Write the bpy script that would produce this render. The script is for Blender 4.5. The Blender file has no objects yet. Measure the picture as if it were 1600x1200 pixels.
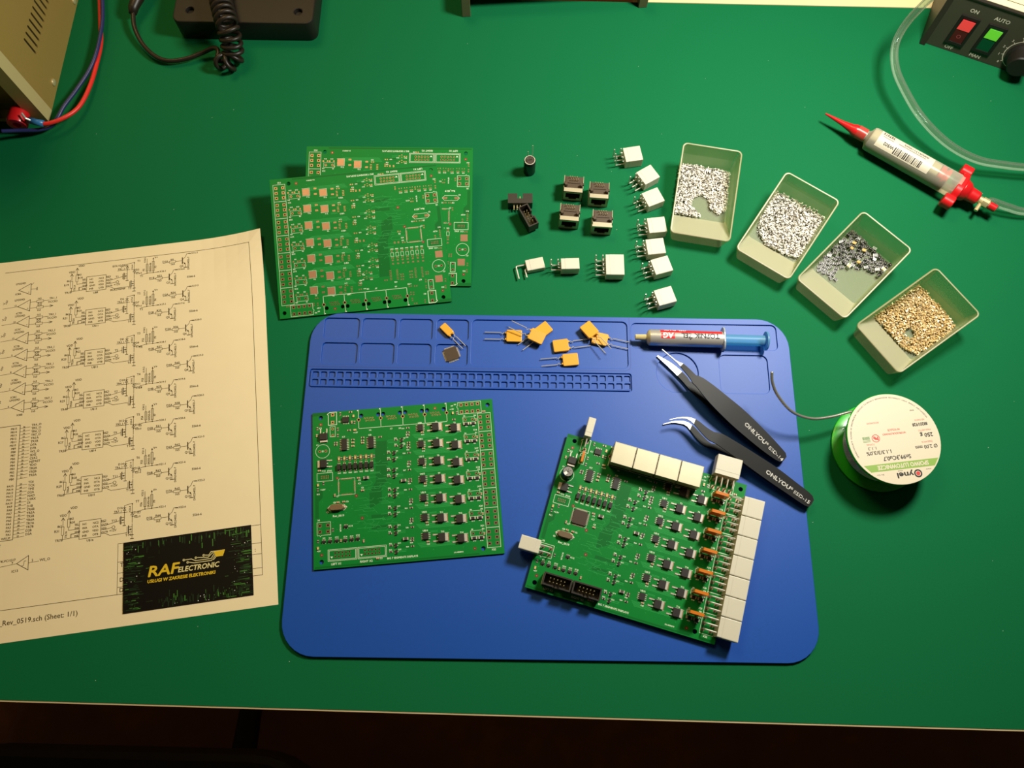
import bpy, bmesh, math, random
from math import pi, sin, cos, radians as R, sqrt, atan2, hypot
from mathutils import Vector, Matrix
random.seed(7)
S = 0.001                     # every length below is written in millimetres
sc = bpy.context.scene
C = bpy.context.collection

# ------------------------------------------------------------------ camera
FPX, CAMH, PITCH, ROLL = 1200.0, 564.0, R(18.0), R(1.42)
_F = Vector((0, sin(PITCH), -cos(PITCH)))
_r0 = Vector((1, 0, 0)); _u0 = _r0.cross(_F)
_Rt = cos(ROLL)*_r0 + sin(ROLL)*_u0
_Up = -sin(ROLL)*_r0 + cos(ROLL)*_u0
cam = bpy.data.cameras.new('camera'); cam.sensor_width = 36; cam.lens = 36*FPX/1600
cam.clip_start = 0.02; cam.clip_end = 20
camo = bpy.data.objects.new('camera', cam); C.objects.link(camo)
camo.matrix_world = Matrix(((_Rt.x, _Up.x, -_F.x, 0), (_Rt.y, _Up.y, -_F.y, 0),
                            (_Rt.z, _Up.z, -_F.z, CAMH*S), (0, 0, 0, 1)))
sc.camera = camo
def P(px, py, z=0.0):         # where a sight line of the photograph meets the height z (mm)
    d = _F*FPX + _Rt*(px-800) - _Up*(py-600)
    t = (CAMH-z)/(-d.z)
    return Vector((d.x*t, d.y*t, z))

# ------------------------------------------------------------------ light, world, exposure
w = bpy.data.worlds.new('room_dusk'); sc.world = w; w.use_nodes = True
w.node_tree.nodes['Background'].inputs[0].default_value = (1.0, 0.80, 0.52, 1)
w.node_tree.nodes['Background'].inputs[1].default_value = 0.03
def area(name, loc, target, size, power, col, spread=180):
    l = bpy.data.lights.new(name, 'AREA'); l.shape = 'DISK'; l.size = size*S; l.energy = power
    l.color = col; l.spread = R(spread)
    o = bpy.data.objects.new(name, l); C.objects.link(o)
    o.location = Vector(loc)*S
    o.rotation_euler = (Vector(target)-Vector(loc)).to_track_quat('-Z', 'Y').to_euler()
    return o
area('bench_lamp', (325, 418, 490), (-60, 320, 0), 130, 5.6, (1.0, 0.965, 0.86))
area('ceiling_lamp', (-520, 1050, 1500), (-250, 300, 0), 600, 9.5, (1.0, 0.70, 0.30))
sc.view_settings.view_transform = 'Standard'; sc.view_settings.look = 'None'
sc.view_settings.gamma = 1; sc.view_settings.use_curve_mapping = False
sc.view_settings.exposure = 0.0
sc.cycles.max_bounces = 10; sc.cycles.transparent_max_bounces = 24

# ------------------------------------------------------------------ materials
def lin(c):
    return tuple((v/12.92 if v <= .04045 else ((v+.055)/1.055)**2.4) for v in (x/255 for x in c)) + (1,)
M = {}
def mat(name, col, rough=.5, metal=0, spec=.5, noise=0, nscale=300, bump=0, coat=0, emit=0, trans=0, dif=None, sss=0, fk=1.0):
    m = bpy.data.materials.new(name); m.use_nodes = True
    nt = m.node_tree; b = nt.nodes['Principled BSDF']; c = lin(col)
    b.inputs['Base Color'].default_value = c
    b.inputs['Roughness'].default_value = rough; b.inputs['Metallic'].default_value = metal
    b.inputs['Specular IOR Level'].default_value = spec; b.inputs['Coat Weight'].default_value = coat
    if sss:
        b.inputs['Subsurface Weight'].default_value = sss; b.inputs['Subsurface Radius'].default_value = (.004, .004, .003)
        b.inputs['Subsurface Scale'].default_value = .6
    if emit:
        b.inputs['Emission Color'].default_value = c; b.inputs['Emission Strength'].default_value = emit
    if noise or bump:
        tc = nt.nodes.new('ShaderNodeTexCoord'); n = nt.nodes.new('ShaderNodeTexNoise')
        n.inputs['Scale'].default_value = nscale; n.inputs['Detail'].default_value = 4
        nt.links.new(tc.outputs['Object'], n.inputs['Vector'])
        if noise:
            mx = nt.nodes.new('ShaderNodeMix'); mx.data_type = 'RGBA'
            mx.inputs['A'].default_value = tuple(v*(1-noise) for v in c[:3])+(1,)
            mx.inputs['B'].default_value = tuple(min(1, v*(1+noise)) for v in c[:3])+(1,)
            nt.links.new(n.outputs['Fac'], mx.inputs['Factor']); nt.links.new(mx.outputs['Result'], b.inputs['Base Color'])
        if bump:
            bp = nt.nodes.new('ShaderNodeBump'); bp.inputs['Strength'].default_value = bump; bp.inputs['Distance'].default_value = .0003
            nt.links.new(n.outputs['Fac'], bp.inputs['Height']); nt.links.new(bp.outputs['Normal'], b.inputs['Normal'])
    if trans:                 # thin clear or frosted plastic: part of the light goes straight through
        out = nt.nodes['Material Output']; tr = nt.nodes.new('ShaderNodeBsdfTransparent')
        tr.inputs[0].default_value = lin(dif or (245, 245, 235)); mx = nt.nodes.new('ShaderNodeMixShader')
        fr = nt.nodes.new('ShaderNodeFresnel'); fr.inputs['IOR'].default_value = 1.45
        ma = nt.nodes.new('ShaderNodeMath'); ma.operation = 'MULTIPLY_ADD'; ma.use_clamp = True
        ma.inputs[1].default_value = fk; ma.inputs[2].default_value = 1-trans
        nt.links.new(fr.outputs[0], ma.inputs[0]); nt.links.new(ma.outputs[0], mx.inputs[0])
        nt.links.new(tr.outputs[0], mx.inputs[1]); nt.links.new(b.outputs[0], mx.inputs[2])
        nt.links.new(mx.outputs[0], out.inputs[0])
    M[name] = m; return m
mat('bench_green', (9, 103, 60), .75, spec=.12, noise=.10, nscale=900, bump=.05)
mat('bench_edge', (200, 180, 140), .6)
mat('ledge_cream', (236, 216, 160), .6, noise=.04, nscale=40)
mat('silicone_blue', (9, 76, 170), .48, spec=.45, noise=.06, nscale=600, bump=.04)
mat('paper', (244, 228, 186), .8, spec=.2, noise=.03, nscale=60)
mat('paper_shade', (205, 175, 105), .8, noise=.05)
mat('ink', (70, 58, 36), .8, spec=.1)
mat('card_black', (16, 13, 9), .35, spec=.4)
mat('card_green', (62, 120, 40), .4); mat('card_dark_green', (24, 50, 22), .4); mat('card_yellow', (226, 190, 40), .4)
mat('card_cream', (226, 214, 150), .4)
mat('mask', (2, 122, 45), .45, spec=.2, noise=.10, nscale=60)
mat('mask_trace', (46, 156, 76), .45, spec=.2); mat('mask_dark', (2, 102, 38), .45, spec=.2)
mat('silk', (222, 234, 208), .5); mat('pad_tin', (176, 150, 122), .34, metal=.9); mat('pad_gold', (188, 146, 116), .34, metal=.6)
mat('chip_black', (38, 34, 31), .5, spec=.4, noise=.08); mat('chip_brown', (62, 46, 34), .45, spec=.45)
mat('tin', (214, 210, 196), .36, metal=.45); mat('tin_dull', (190, 184, 166), .42, metal=.5)
mat('cap_tan', (176, 132, 88), .5); mat('res_black', (48, 38, 32), .45)
mat('led_gold', (222, 190, 110), .35)
mat('nylon_white', (208, 205, 186), .45, spec=.4, sss=.15)
mat('nickel', (190, 182, 154), .4, metal=.5, noise=.04, nscale=200)
mat('steel', (210, 208, 200), .25, metal=1)
mat('fuse_yellow', (226, 164, 40), .33, spec=.55, coat=.3, sss=.05); mat('fuse_orange', (206, 116, 22), .35, coat=.3)
mat('black_plastic', (26, 23, 20), .45, spec=.4); mat('black_rubber', (34, 27, 20), .42, spec=.45, noise=.1)
mat('black_paint', (17, 17, 16), .5, spec=.3, noise=.06, nscale=2000)
mat('white_ink', (236, 236, 230), .6)
mat('can_grey', (178, 174, 168), .3, metal=.8); mat('can_sleeve', (22, 22, 22), .35)
mat('tray_clear', (226, 222, 176), .25, spec=.5, trans=.95, dif=(236, 242, 228), fk=.35)
mat('tray_rim', (190, 178, 132), .35, trans=.5, dif=(230, 236, 214))
mat('tray_floor', (216, 222, 190), .3, trans=.80, dif=(236, 242, 228), fk=.4)
mat('tray_frost', (196, 194, 160), .4, trans=.42, dif=(220, 230, 200))
mat('ceramic_white', (232, 228, 218), .5); mat('ceramic_dark', (78, 72, 66), .5); mat('chip_gold', (222, 186, 116), .4); mat('chip_tin', (232, 228, 216), .35, metal=.25); mat('chip_gilt', (228, 212, 170), .35, metal=.3)
mat('chip_gold_dark', (172, 134, 74), .5)
mat('red_plastic', (206, 26, 30), .32, spec=.5, coat=.2, sss=.05); mat('red_clear', (196, 70, 60), .3, trans=.35, dif=(255, 150, 140))
mat('barrel_clear', (226, 222, 200), .2, trans=.72, dif=(245, 243, 228)); mat('paste', (168, 160, 128), .55)
mat('label_white', (214, 206, 184), .5); mat('barcode', (24, 22, 20), .6)
mat('hose_clear', (200, 214, 200), .05, spec=1, trans=.97, dif=(236, 244, 238), fk=.6)
mat('brass', (216, 202, 150), .3, metal=.5)
mat('syringe_silver', (206, 202, 196), .32, metal=.55); mat('syringe_red', (214, 36, 44), .35)
mat('syringe_blue', (120, 190, 224), .4, trans=.6, dif=(170, 220, 245), fk=.3); mat('syringe_clear', (216, 226, 232), .2, trans=.6, dif=(235, 245, 250))
mat('syringe_amber', (214, 198, 140), .3, trans=.35, dif=(245, 232, 190))
mat('spool_green', (34, 176, 30), .3, spec=.5, coat=.2, sss=.1); mat('label_cream', (214, 204, 180), .45)
mat('label_green', (134, 170, 78), .45); mat('print_black', (30, 28, 26), .6); mat('print_red', (200, 60, 60), .6)
mat('print_pink', (206, 140, 128), .6); mat('print_grey', (120, 110, 100), .6); mat('print_green', (120, 160, 110), .6)
mat('solder', (226, 222, 212), .24, metal=.85)
mat('psu_gold', (166, 140, 74), .5, metal=.25, noise=.05, nscale=400); mat('psu_bezel', (186, 172, 118), .5); mat('psu_panel', (112, 100, 46), .5)
mat('slot_dark', (18, 14, 10), .8); mat('display_smoke', (54, 48, 50), .2); mat('trim_pink', (176, 150, 120), .4)
mat('cable_red', (222, 44, 36), .4); mat('cable_blue', (38, 44, 96), .4); mat('sleeve_blue', (52, 116, 170), .35)
mat('station_grey', (62, 60, 46), .5, noise=.12, nscale=1500); mat('station_dark', (40, 36, 28), .5)
mat('lamp_red', (255, 70, 70), .4, emit=.35); mat('lamp_green', (120, 230, 60), .4, emit=.3)
mat('lens_red', (70, 10, 18), .3); mat('lens_green', (6, 66, 38), .3); mat('print_white', (214, 208, 186), .6)
mat('lens_mark', (150, 60, 66), .5)
mat('frame_metal', (120, 122, 96), .4, metal=.5, noise=.1, nscale=200); mat('frame_side', (92, 90, 60), .5)
mat('floor_brown', (120, 76, 48), .9, noise=.35, nscale=25)
mat('chair_black', (14, 12, 11), .6); mat('dust', (214, 220, 206), .9)
mat('chip_grey', (78, 74, 66), .5)

# ------------------------------------------------------------------ mesh helpers
_txt = {}
def text_geo(s):
    if s in _txt: return _txt[s]
    c = bpy.data.curves.new('t', 'FONT'); c.body = s; c.resolution_u = 2; c.size = 1
    o = bpy.data.objects.new('t', c); C.objects.link(o)
    dg = bpy.context.evaluated_depsgraph_get(); e = o.evaluated_get(dg); m = e.to_mesh()
    vs = [(v.co.x, v.co.y) for v in m.vertices]; fs = [tuple(p.vertices) for p in m.polygons]
    e.to_mesh_clear(); bpy.data.objects.remove(o); bpy.data.curves.remove(c)
    _txt[s] = (vs, fs); return _txt[s]
def plate_geo(outer, holes, z0, z1, bev=0.0, islands=()):
    """flat plate with holes: a filled 2-D curve, extruded"""
    c = bpy.data.curves.new('p', 'CURVE'); c.dimensions = '2D'; c.fill_mode = 'BOTH'
    c.extrude = (z1-z0)/2-bev; c.bevel_depth = bev; c.bevel_resolution = 1; c.offset = -bev if bev else 0
    for loop in [outer]+list(holes)+list(islands):
        sp = c.splines.new('POLY'); sp.points.add(len(loop)-1); sp.use_cyclic_u = True
        for p, q in zip(sp.points, loop): p.co = (q[0], q[1], 0, 1)
    o = bpy.data.objects.new('p', c); C.objects.link(o)
    dg = bpy.context.evaluated_depsgraph_get(); e = o.evaluated_get(dg); m = e.to_mesh()
    zc = (z0+z1)/2
    vs = [(v.co.x, v.co.y, v.co.z+zc) for v in m.vertices]; fs = [tuple(p.vertices) for p in m.polygons]
    e.to_mesh_clear(); bpy.data.objects.remove(o); bpy.data.curves.remove(c)
    return vs, fs
def circle(x, y, r, n=16): return [(x+r*cos(2*pi*k/n), y+r*sin(2*pi*k/n)) for k in range(n)]
def rrect(x0, y0, x1, y1, r, n=5):
    out = []
    for cx, cy, a in ((x1-r, y1-r, 0), (x0+r, y1-r, 90), (x0+r, y0+r, 180), (x1-r, y0+r, 270)):
        for k in range(n+1):
            t = R(a+90*k/n); out.append((cx+r*cos(t), cy+r*sin(t)))
    return out
def smooth_path(pts, n=8):
    pts = [Vector(p) for p in pts]; out = []
    for i in range(len(pts)-1):
        p0, p1, p2, p3 = pts[max(i-1, 0)], pts[i], pts[i+1], pts[min(i+2, len(pts)-1)]
        for k in range(n):
            t = k/n
            out.append(.5*((2*p1)+(p2-p0)*t+(2*p0-5*p1+4*p2-p3)*t*t+(3*p1-p0-3*p2+p3)*t**3))
    out.append(pts[-1]); return out
class MB:
    def __init__(s): s.V = []; s.F = []; s.I = []
    def add(s, vs, fs, m=0, T=None):
        b = len(s.V)
        s.V += [tuple(T @ Vector(v)) if T else tuple(v) for v in vs]
        for f in fs: s.F.append(tuple(b+i for i in f)); s.I.append(m)
        return s
    def box(s, c, d, m=0, T=None):
        x, y, z = (k/2 for k in d)
        vs = [(c[0]+a*x, c[1]+b*y, c[2]+e*z) for e in (-1, 1) for b in (-1, 1) for a in (-1, 1)]
        return s.add(vs, [(0, 2, 3, 1), (4, 5, 7, 6), (0, 1, 5, 4), (2, 6, 7, 3), (0, 4, 6, 2), (1, 3, 7, 5)], m, T)
    def bx(s, x0, x1, y0, y1, z0, z1, m=0, T=None):
        return s.box(((x0+x1)/2, (y0+y1)/2, (z0+z1)/2), (x1-x0, y1-y0, z1-z0), m, T)
    def prism(s, poly, z0, z1, m=0, T=None):
        n = len(poly)
        vs = [(p[0], p[1], z0) for p in poly]+[(p[0], p[1], z1) for p in poly]
        fs = [tuple(range(n-1, -1, -1)), tuple(range(n, 2*n))]+[(i, (i+1) % n, n+(i+1) % n, n+i) for i in range(n)]
        return s.add(vs, fs, m, T)
    def plate(s, outer, holes, z0, z1, m=0, bev=0, islands=(), T=None):
        return s.add(*plate_geo(outer, holes, z0, z1, bev, islands), m, T)
    def poly(s, pts, z, m=0): return s.add([(p[0], p[1], z) for p in pts], [tuple(range(len(pts)))], m)
    def rev(s, prof, n=32, m=0, T=None, caps=True):
        """surface of revolution about local z: prof = [(r, z)]"""
        vs = [(r*cos(2*pi*k/n), r*sin(2*pi*k/n), z) for r, z in prof for k in range(n)]
        fs = [(i*n+k, i*n+(k+1) % n, (i+1)*n+(k+1) % n, (i+1)*n+k) for i in range(len(prof)-1) for k in range(n)]
        if caps: fs += [tuple(range(n-1, -1, -1)), tuple(range((len(prof)-1)*n, len(prof)*n))]
        return s.add(vs, fs, m, T)
    def cyl(s, p, q, r, r2=None, n=12, m=0):
        p, q = Vector(p), Vector(q); d = q-p
        T = Matrix.Translation(p) @ d.to_track_quat('Z', 'Y').to_matrix().to_4x4()
        return s.rev([(r, 0), (r if r2 is None else r2, d.length)], n, m, T)
    def tube(s, pts, r, n=8, m=0):
        pts = [Vector(p) for p in pts]; N = len(pts); vs = []; up = None
        for i, p in enumerate(pts):
            t = (pts[min(i+1, N-1)]-pts[max(i-1, 0)]).normalized()
            if up is None:
                up = Vector((0, 0, 1)) if abs(t.z) < .9 else Vector((1, 0, 0))
            a = (up-t*up.dot(t)).normalized(); b = t.cross(a); up = a
            rr = r[i] if isinstance(r, (list, tuple)) else r
            vs += [tuple(p+a*(rr*cos(2*pi*k/n))+b*(rr*sin(2*pi*k/n))) for k in range(n)]
        fs = [(i*n+k, i*n+(k+1) % n, (i+1)*n+(k+1) % n, (i+1)*n+k) for i in range(N-1) for k in range(n)]
        fs += [tuple(range(n-1, -1, -1)), tuple(range((N-1)*n, N*n))]
        return s.add(vs, fs, m)
    def line(s, pts, wd, z, m=0, closed=False):
        if closed: pts = list(pts)+[pts[0]]
        for i_, ((x0, y0), (x1, y1)) in enumerate(zip(pts, pts[1:])):
            if i_: z += .0012 if i_ % 2 else -.0012
            L = hypot(x1-x0, y1-y0) or 1e-6; ux, uy = (x1-x0)/L*wd/2, (y1-y0)/L*wd/2
            s.add([(x0-ux+uy, y0-uy-ux, z), (x1+ux+uy, y1+uy-ux, z), (x1+ux-uy, y1+uy+ux, z), (x0-ux-uy, y0-uy+ux, z)], [(0, 1, 2, 3)], m)
        return s
    def rect(s, x0, y0, x1, y1, wd, z, m=0): return s.line([(x0, y0), (x1, y0), (x1, y1), (x0, y1)], wd, z, m, True)
    def quad(s, x0, y0, x1, y1, z, m=0): return s.poly([(x0, y0), (x1, y0), (x1, y1), (x0, y1)], z, m)
    def ring(s, x, y, r0, r1, z, m=0, n=14):
        vs = [(x+r*cos(2*pi*k/n), y+r*sin(2*pi*k/n), z) for r in (r0, r1) for k in range(n)]
        return s.add(vs, [(k, n+k, n+(k+1) % n, (k+1) % n) for k in range(n)], m)
    def text(s, t, x, y, h, z, m=0, rot=0, wd=None, bold=0, shear=0, al='L'):
        """cap height h; wd stretches the line to that width; bold lays shifted copies"""
        vs, fs = text_geo(t)
        if not vs: return s
        x0 = min(v[0] for v in vs); x1 = max(v[0] for v in vs); k = h/.729
        kx = wd/(x1-x0) if wd else k
        wtot = (x1-x0)*kx; off = {'L': 0, 'C': -wtot/2, 'R': -wtot}[al]
        ca, sa = cos(R(rot)), sin(R(rot))
        for i, (dx, dy) in enumerate([(0, 0)]+([(bold, 0), (-bold, 0), (0, bold), (0, -bold)] if bold else [])):
            o = []
            for a, b in vs:
                u = (a-x0)*kx+off+shear*b*k+dx; v = b*k+dy
                o.append((x+u*ca-v*sa, y+u*sa+v*ca, z+i*.0004))
            s.add(o, fs, m)
        return s
    def map(s, fn, start=0):
        s.V[start:] = [tuple(fn(*v)) for v in s.V[start:]]; return s
    def slice(s, start, ys):
        """cut everything added since vertex start along lines of equal y, so it can be wrapped round a cylinder"""
        fk = [k for k, f in enumerate(s.F) if f[0] >= start]
        bm = bmesh.new(); vv = [bm.verts.new(v) for v in s.V[start:]]; lay = bm.faces.layers.int.new('m')
        for k in fk:
            try: f = bm.faces.new([vv[i-start] for i in s.F[k]])
            except ValueError: continue
            f[lay] = s.I[k]
        s.F = [f for f in s.F if f[0] < start]; s.I = s.I[:len(s.F)]; s.V = s.V[:start]
        for y in ys:
            bmesh.ops.bisect_plane(bm, geom=bm.verts[:]+bm.edges[:]+bm.faces[:], dist=1e-5, plane_co=(0, y, 0), plane_no=(0, 1, 0))
        bm.verts.index_update(); s.V += [tuple(v.co) for v in bm.verts]
        for f in bm.faces: s.F.append(tuple(start+v.index for v in f.verts)); s.I.append(f[lay])
        bm.free(); return s
    def mesh(s, name, mats, smooth=False):
        me = bpy.data.meshes.new(name)
        me.from_pydata([(x*S, y*S, z*S) for x, y, z in s.V], [], s.F)
        for k in ([mats] if isinstance(mats, str) else mats): me.materials.append(M[k])
        me.polygons.foreach_set('material_index', s.I)
        if smooth: me.shade_smooth() if smooth is True else me.set_sharp_from_angle(angle=R(smooth))
        me.update(); return me
    def build(s, name, mats, parent=None, loc=(0, 0, 0), rot=(0, 0, 0), bevel=0, smooth=False, seg=2):
        return put(name, s.mesh(name, mats, smooth), parent, loc, rot, bevel, seg)
def put(name, me, parent=None, loc=(0, 0, 0), rot=(0, 0, 0), bevel=0, seg=2):
    o = bpy.data.objects.new(name, me); C.objects.link(o)
    o.parent = parent; o.location = Vector(loc)*S; o.rotation_euler = rot
    if bevel:
        b = o.modifiers.new('bevel', 'BEVEL'); b.width = bevel*S; b.segments = seg; b.limit_method = 'ANGLE'; b.angle_limit = R(40)
    return o
def tag(o, label, cat, group=None):
    o['label'] = label; o['category'] = cat
    if group: o['group'] = group
    return o
def thing(name, label, cat, loc=(0, 0, 0), rot=(0, 0, 0), group=None):
    o = bpy.data.objects.new(name, None); C.objects.link(o); o.empty_display_size = .005
    o.location = Vector(loc)*S; o.rotation_euler = rot if isinstance(rot, (tuple, list)) or hasattr(rot, 'order') else (0, 0, rot)
    return tag(o, label, cat, group)
def dup(root, loc, rot, label):
    def rec(o, par):
        c = o.copy(); C.objects.link(c); c.parent = par
        for ch in list(o.children): rec(ch, c)
        return c
    r = rec(root, None); r.location = Vector(loc)*S; r.rotation_euler = rot; r['label'] = label
    return r
def sub(a, b): return (a[0]-b[0], a[1]-b[1], (a[2] if len(a) > 2 else 0)-(b[2] if len(b) > 2 else 0))

# ------------------------------------------------------------------ setting: floor, bench
def struct(o): o['kind'] = 'structure'; return o
fl = MB(); fl.bx(-1600, 1600, -1500, 1600, -770, -750); struct(fl.build('floor', 'floor_brown'))
FA, FB = P(0, 1093.5), P(1600, 1140); BA, BB = P(1010, 4), P(1440, 13)
def along(a, b, x): return a.y+(b.y-a.y)*(x-a.x)/(b.x-a.x)
bench = thing('workbench', 'green topped workbench everything lies on', 'workbench', (0, 0, -30))
fx = [(-760, along(FA, FB, -760)), (760, along(FA, FB, 760)), (760, along(BA, BB, 760)), (-760, along(BA, BB, -760))]
b = MB(); b.prism(fx, 1, 30); b.build('worktop', 'bench_green', bench)
b = MB(); b.prism([(x, y-(1.2 if i < 2 else 0)) for i, (x, y) in enumerate(fx[:2])]+[(760, fx[1][1]+.0), (-760, fx[0][1]+.0)], 1, 29.6)
b.build('edge_strip', 'bench_edge', bench)
b = MB(); b.prism([(x*.99, y+(3 if i < 2 else -3)) for i, (x, y) in enumerate(fx)], -12, 1); b.build('core_board', 'bench_edge', bench)
for x in (-700, 700):
    for y in (20, 480):
        b = MB(); b.bx(x-25, x+25, y-25, y+25, -720, -12); b.build('leg', 'chair_black', bench)
wl = MB(); wl.bx(-1600, 1600, 1350, 1370, -750, 1700); struct(wl.build('wall_back', 'ledge_cream'))
rng = random.Random(3)
b = MB()
for k in range(90):
    x, y = rng.uniform(-420, 480), rng.uniform(-40, 540); r = rng.uniform(.15, .4)
    b.add([(x-r, y-r*.5, 0), (x+r, y, 0), (x+r*.4, y+r, 0), (x, y, r*.5)], [(0, 1, 3), (1, 2, 3), (2, 0, 3)])
o = b.build('dust_speck', 'dust', None, (0, 0, 0)); tag(o, 'tiny pale dust specks scattered over the green bench top', 'dust'); o['kind'] = 'stuff'
led = MB(); led.prism([(108, along(BA, BB, 108)+1), (760, along(BA, BB, 760)+1), (760, 800), (108, 800)], -30, 0)
tag(led.build('ledge', 'ledge_cream', None, bevel=.5), 'pale cream board running behind the green bench top', 'ledge')

# ------------------------------------------------------------------ blue repair mat
MATO = P(434.6, 1025.7, 2.5); MATE = P(1285.8, 1037.3, 2.5); MYAW = atan2(MATE.y-MATO.y, MATE.x-MATO.x)
MW, MH, MT = 375.0, 256.5, 2.5
outer = rrect(0, 0, MW, MH, 24, 8)
cells = []
for x0, x1 in ((10, 37.6), (39.9, 66.3), (69, 95.2), (98.5, 123.6)):
    cells += [rrect(x0, 234.4, x1, 252.3, 3), rrect(x0-.2, 213.6, x1-.2, 231.4, 3)]
holes = cells+[rrect(126, 213.5, 248.4, 252.6, 4), rrect(251.4, 230.3, 366.0, 251.6, 4),
               circle(286.2, 210.8, 16.3, 40), rrect(319, 194.6, 356.8, 226.0, 5), rrect(2.2, 194.6, 250.4, 209.4, 2)]
isl = [rrect(2.9, 195.3, 249.7, 208.7, 1.6)]
small = []
for k in range(39):
    x = 4.5+k*6.32
    for y in (202.7, 196.6): small.append(rrect(x, y, x+4.7, y+4.6, .8, 2))
mb = MB()
mb.plate(outer, [], 0, 1.3, 0, .25)
mb.plate(outer, holes+small, 1.3, MT, 0, .28, isl)
mb.line([(0.5, 211.4), (188, 211.5), (246, 211.5), (249.5, 213), (250.2, 217), (250.2, 256)], .5, MT+.02, 1)
mat('silicone_groove', (26, 66, 150), .55)
mat_o = mb.build('repair_mat', ['silicone_blue', 'silicone_groove'], None, (MATO.x, MATO.y, 0), (0, 0, MYAW), smooth=35)
tag(mat_o, 'blue silicone repair mat with moulded part trays, lying on the green bench', 'mat')
def mat2w(x, y, z=0):
    return Vector((MATO.x+x*cos(MYAW)-y*sin(MYAW), MATO.y+x*sin(MYAW)+y*cos(MYAW), z))

# ------------------------------------------------------------------ circuit boards
BW, BH, BT = 136.0, 115.8, 1.6
ROWY = [97.6, 85.0, 71.7, 58.6, 44.8, 30.4, 17.0]
TOY = [97.2, 84.6, 71.3, 57.8, 43.4, 28.9, 15.0]; TEY = [95.4, 82.2, 69.0, 55.7, 41.3, 27.2, 13.3]
CONY = [98.15-14.36*i for i in range(7)]
FUY = [101.0, 87.5, 73.6, 59.4, 44.6, 30.1, 15.8]
RJX = [34.5, 51.1, 67.7, 84.3, 100.9]
RES_H = [(71.2, 98.3), (71.1, 94.9), (71, 92.7), (71.2, 87), (71.1, 85.1), (71.2, 83.1), (71.2, 79.2), (71, 72.5), (70.9, 70.4), (71, 66.4),
         (71.1, 59.3), (71.1, 57.6), (71, 51.7), (71.2, 44.3), (71.2, 42.4), (71, 38.2), (70.9, 30.2), (70.9, 28.5), (71.1, 24.2), (70.7, 16.3), (70.7, 14.6), (70.7, 10.6),
         (61.9, 89.9), (61.9, 85.3), (56.3, 80.4), (56.1, 75.4), (55.8, 67.2), (55.7, 62.7), (55.9, 52.6), (55.8, 48.3), (55.5, 39.3), (55.3, 34.8), (55.3, 25.5), (55.1, 21),
         (55.3, 12.4), (55.1, 8), (28.6, 114.4), (27.2, 100.2), (17.2, 91.4), (17.1, 89.7), (29.9, 92.7), (37.2, 93.7), (37.1, 91.5), (50.2, 93.1), (106, 102)]
CAP_H = [(81.8, 94), (82.1, 81.4), (82.1, 68.9), (82.1, 55.2), (82.4, 40.8), (81.9, 26.6), (81.9, 12.9), (29.9, 90.5), (29.8, 87.9), (37.1, 89.6), (4.8, 71.1), (33.3, 63.4),
         (36.1, 53.9), (18.1, 46.7), (22.3, 46.7), (45.6, 4.1), (129, 106.4)]
RES_V = [(20.9, 113.4), (31.5, 106), (3.6, 103.3), (18.9, 101.7), (7.7, 61.4), (3.6, 57), (14.1, 26.9), (3.4, 19.5), (108.6, 106.8), (18.8, 96.8)]
CAP_V = [(29.4, 106.2), (3.2, 97.9), (15.9, 51.9), (19.8, 18.9), (36, 17.2)]
LED_V = [(30.8, 110.9), (3.7, 60.4), (3.3, 14.8), (105.6, 107)]
LED_H = [(31.6, 100)]
BIGC = [(66.4, 58.6), (66.1, 16.2), (39, 62.9)]
SOT = [(66.2, 89.3), (66, 84.7), (60.3, 79.9), (60.1, 74.9), (59.8, 66.8), (59.7, 62.4), (59.8, 52), (59.6, 47.9), (59.6, 38.7), (59.4, 34.2), (59.3, 25), (59.3, 20.8), (59, 12.1), (59.1, 7.6)]
GATE = [(7.6, 19.1), (12, 19), (16.8, 19.1), (22.9, 18.9), (27.4, 19), (31.8, 19.2), (23.5, 28.6)]
LEDX = [19.3+4.02*i for i in range(7)]
def conn_pins(n, xr, yc): return [(x, yc+4.2*(k-(n-1)/2)) for x in xr for k in range(n)]
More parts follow.
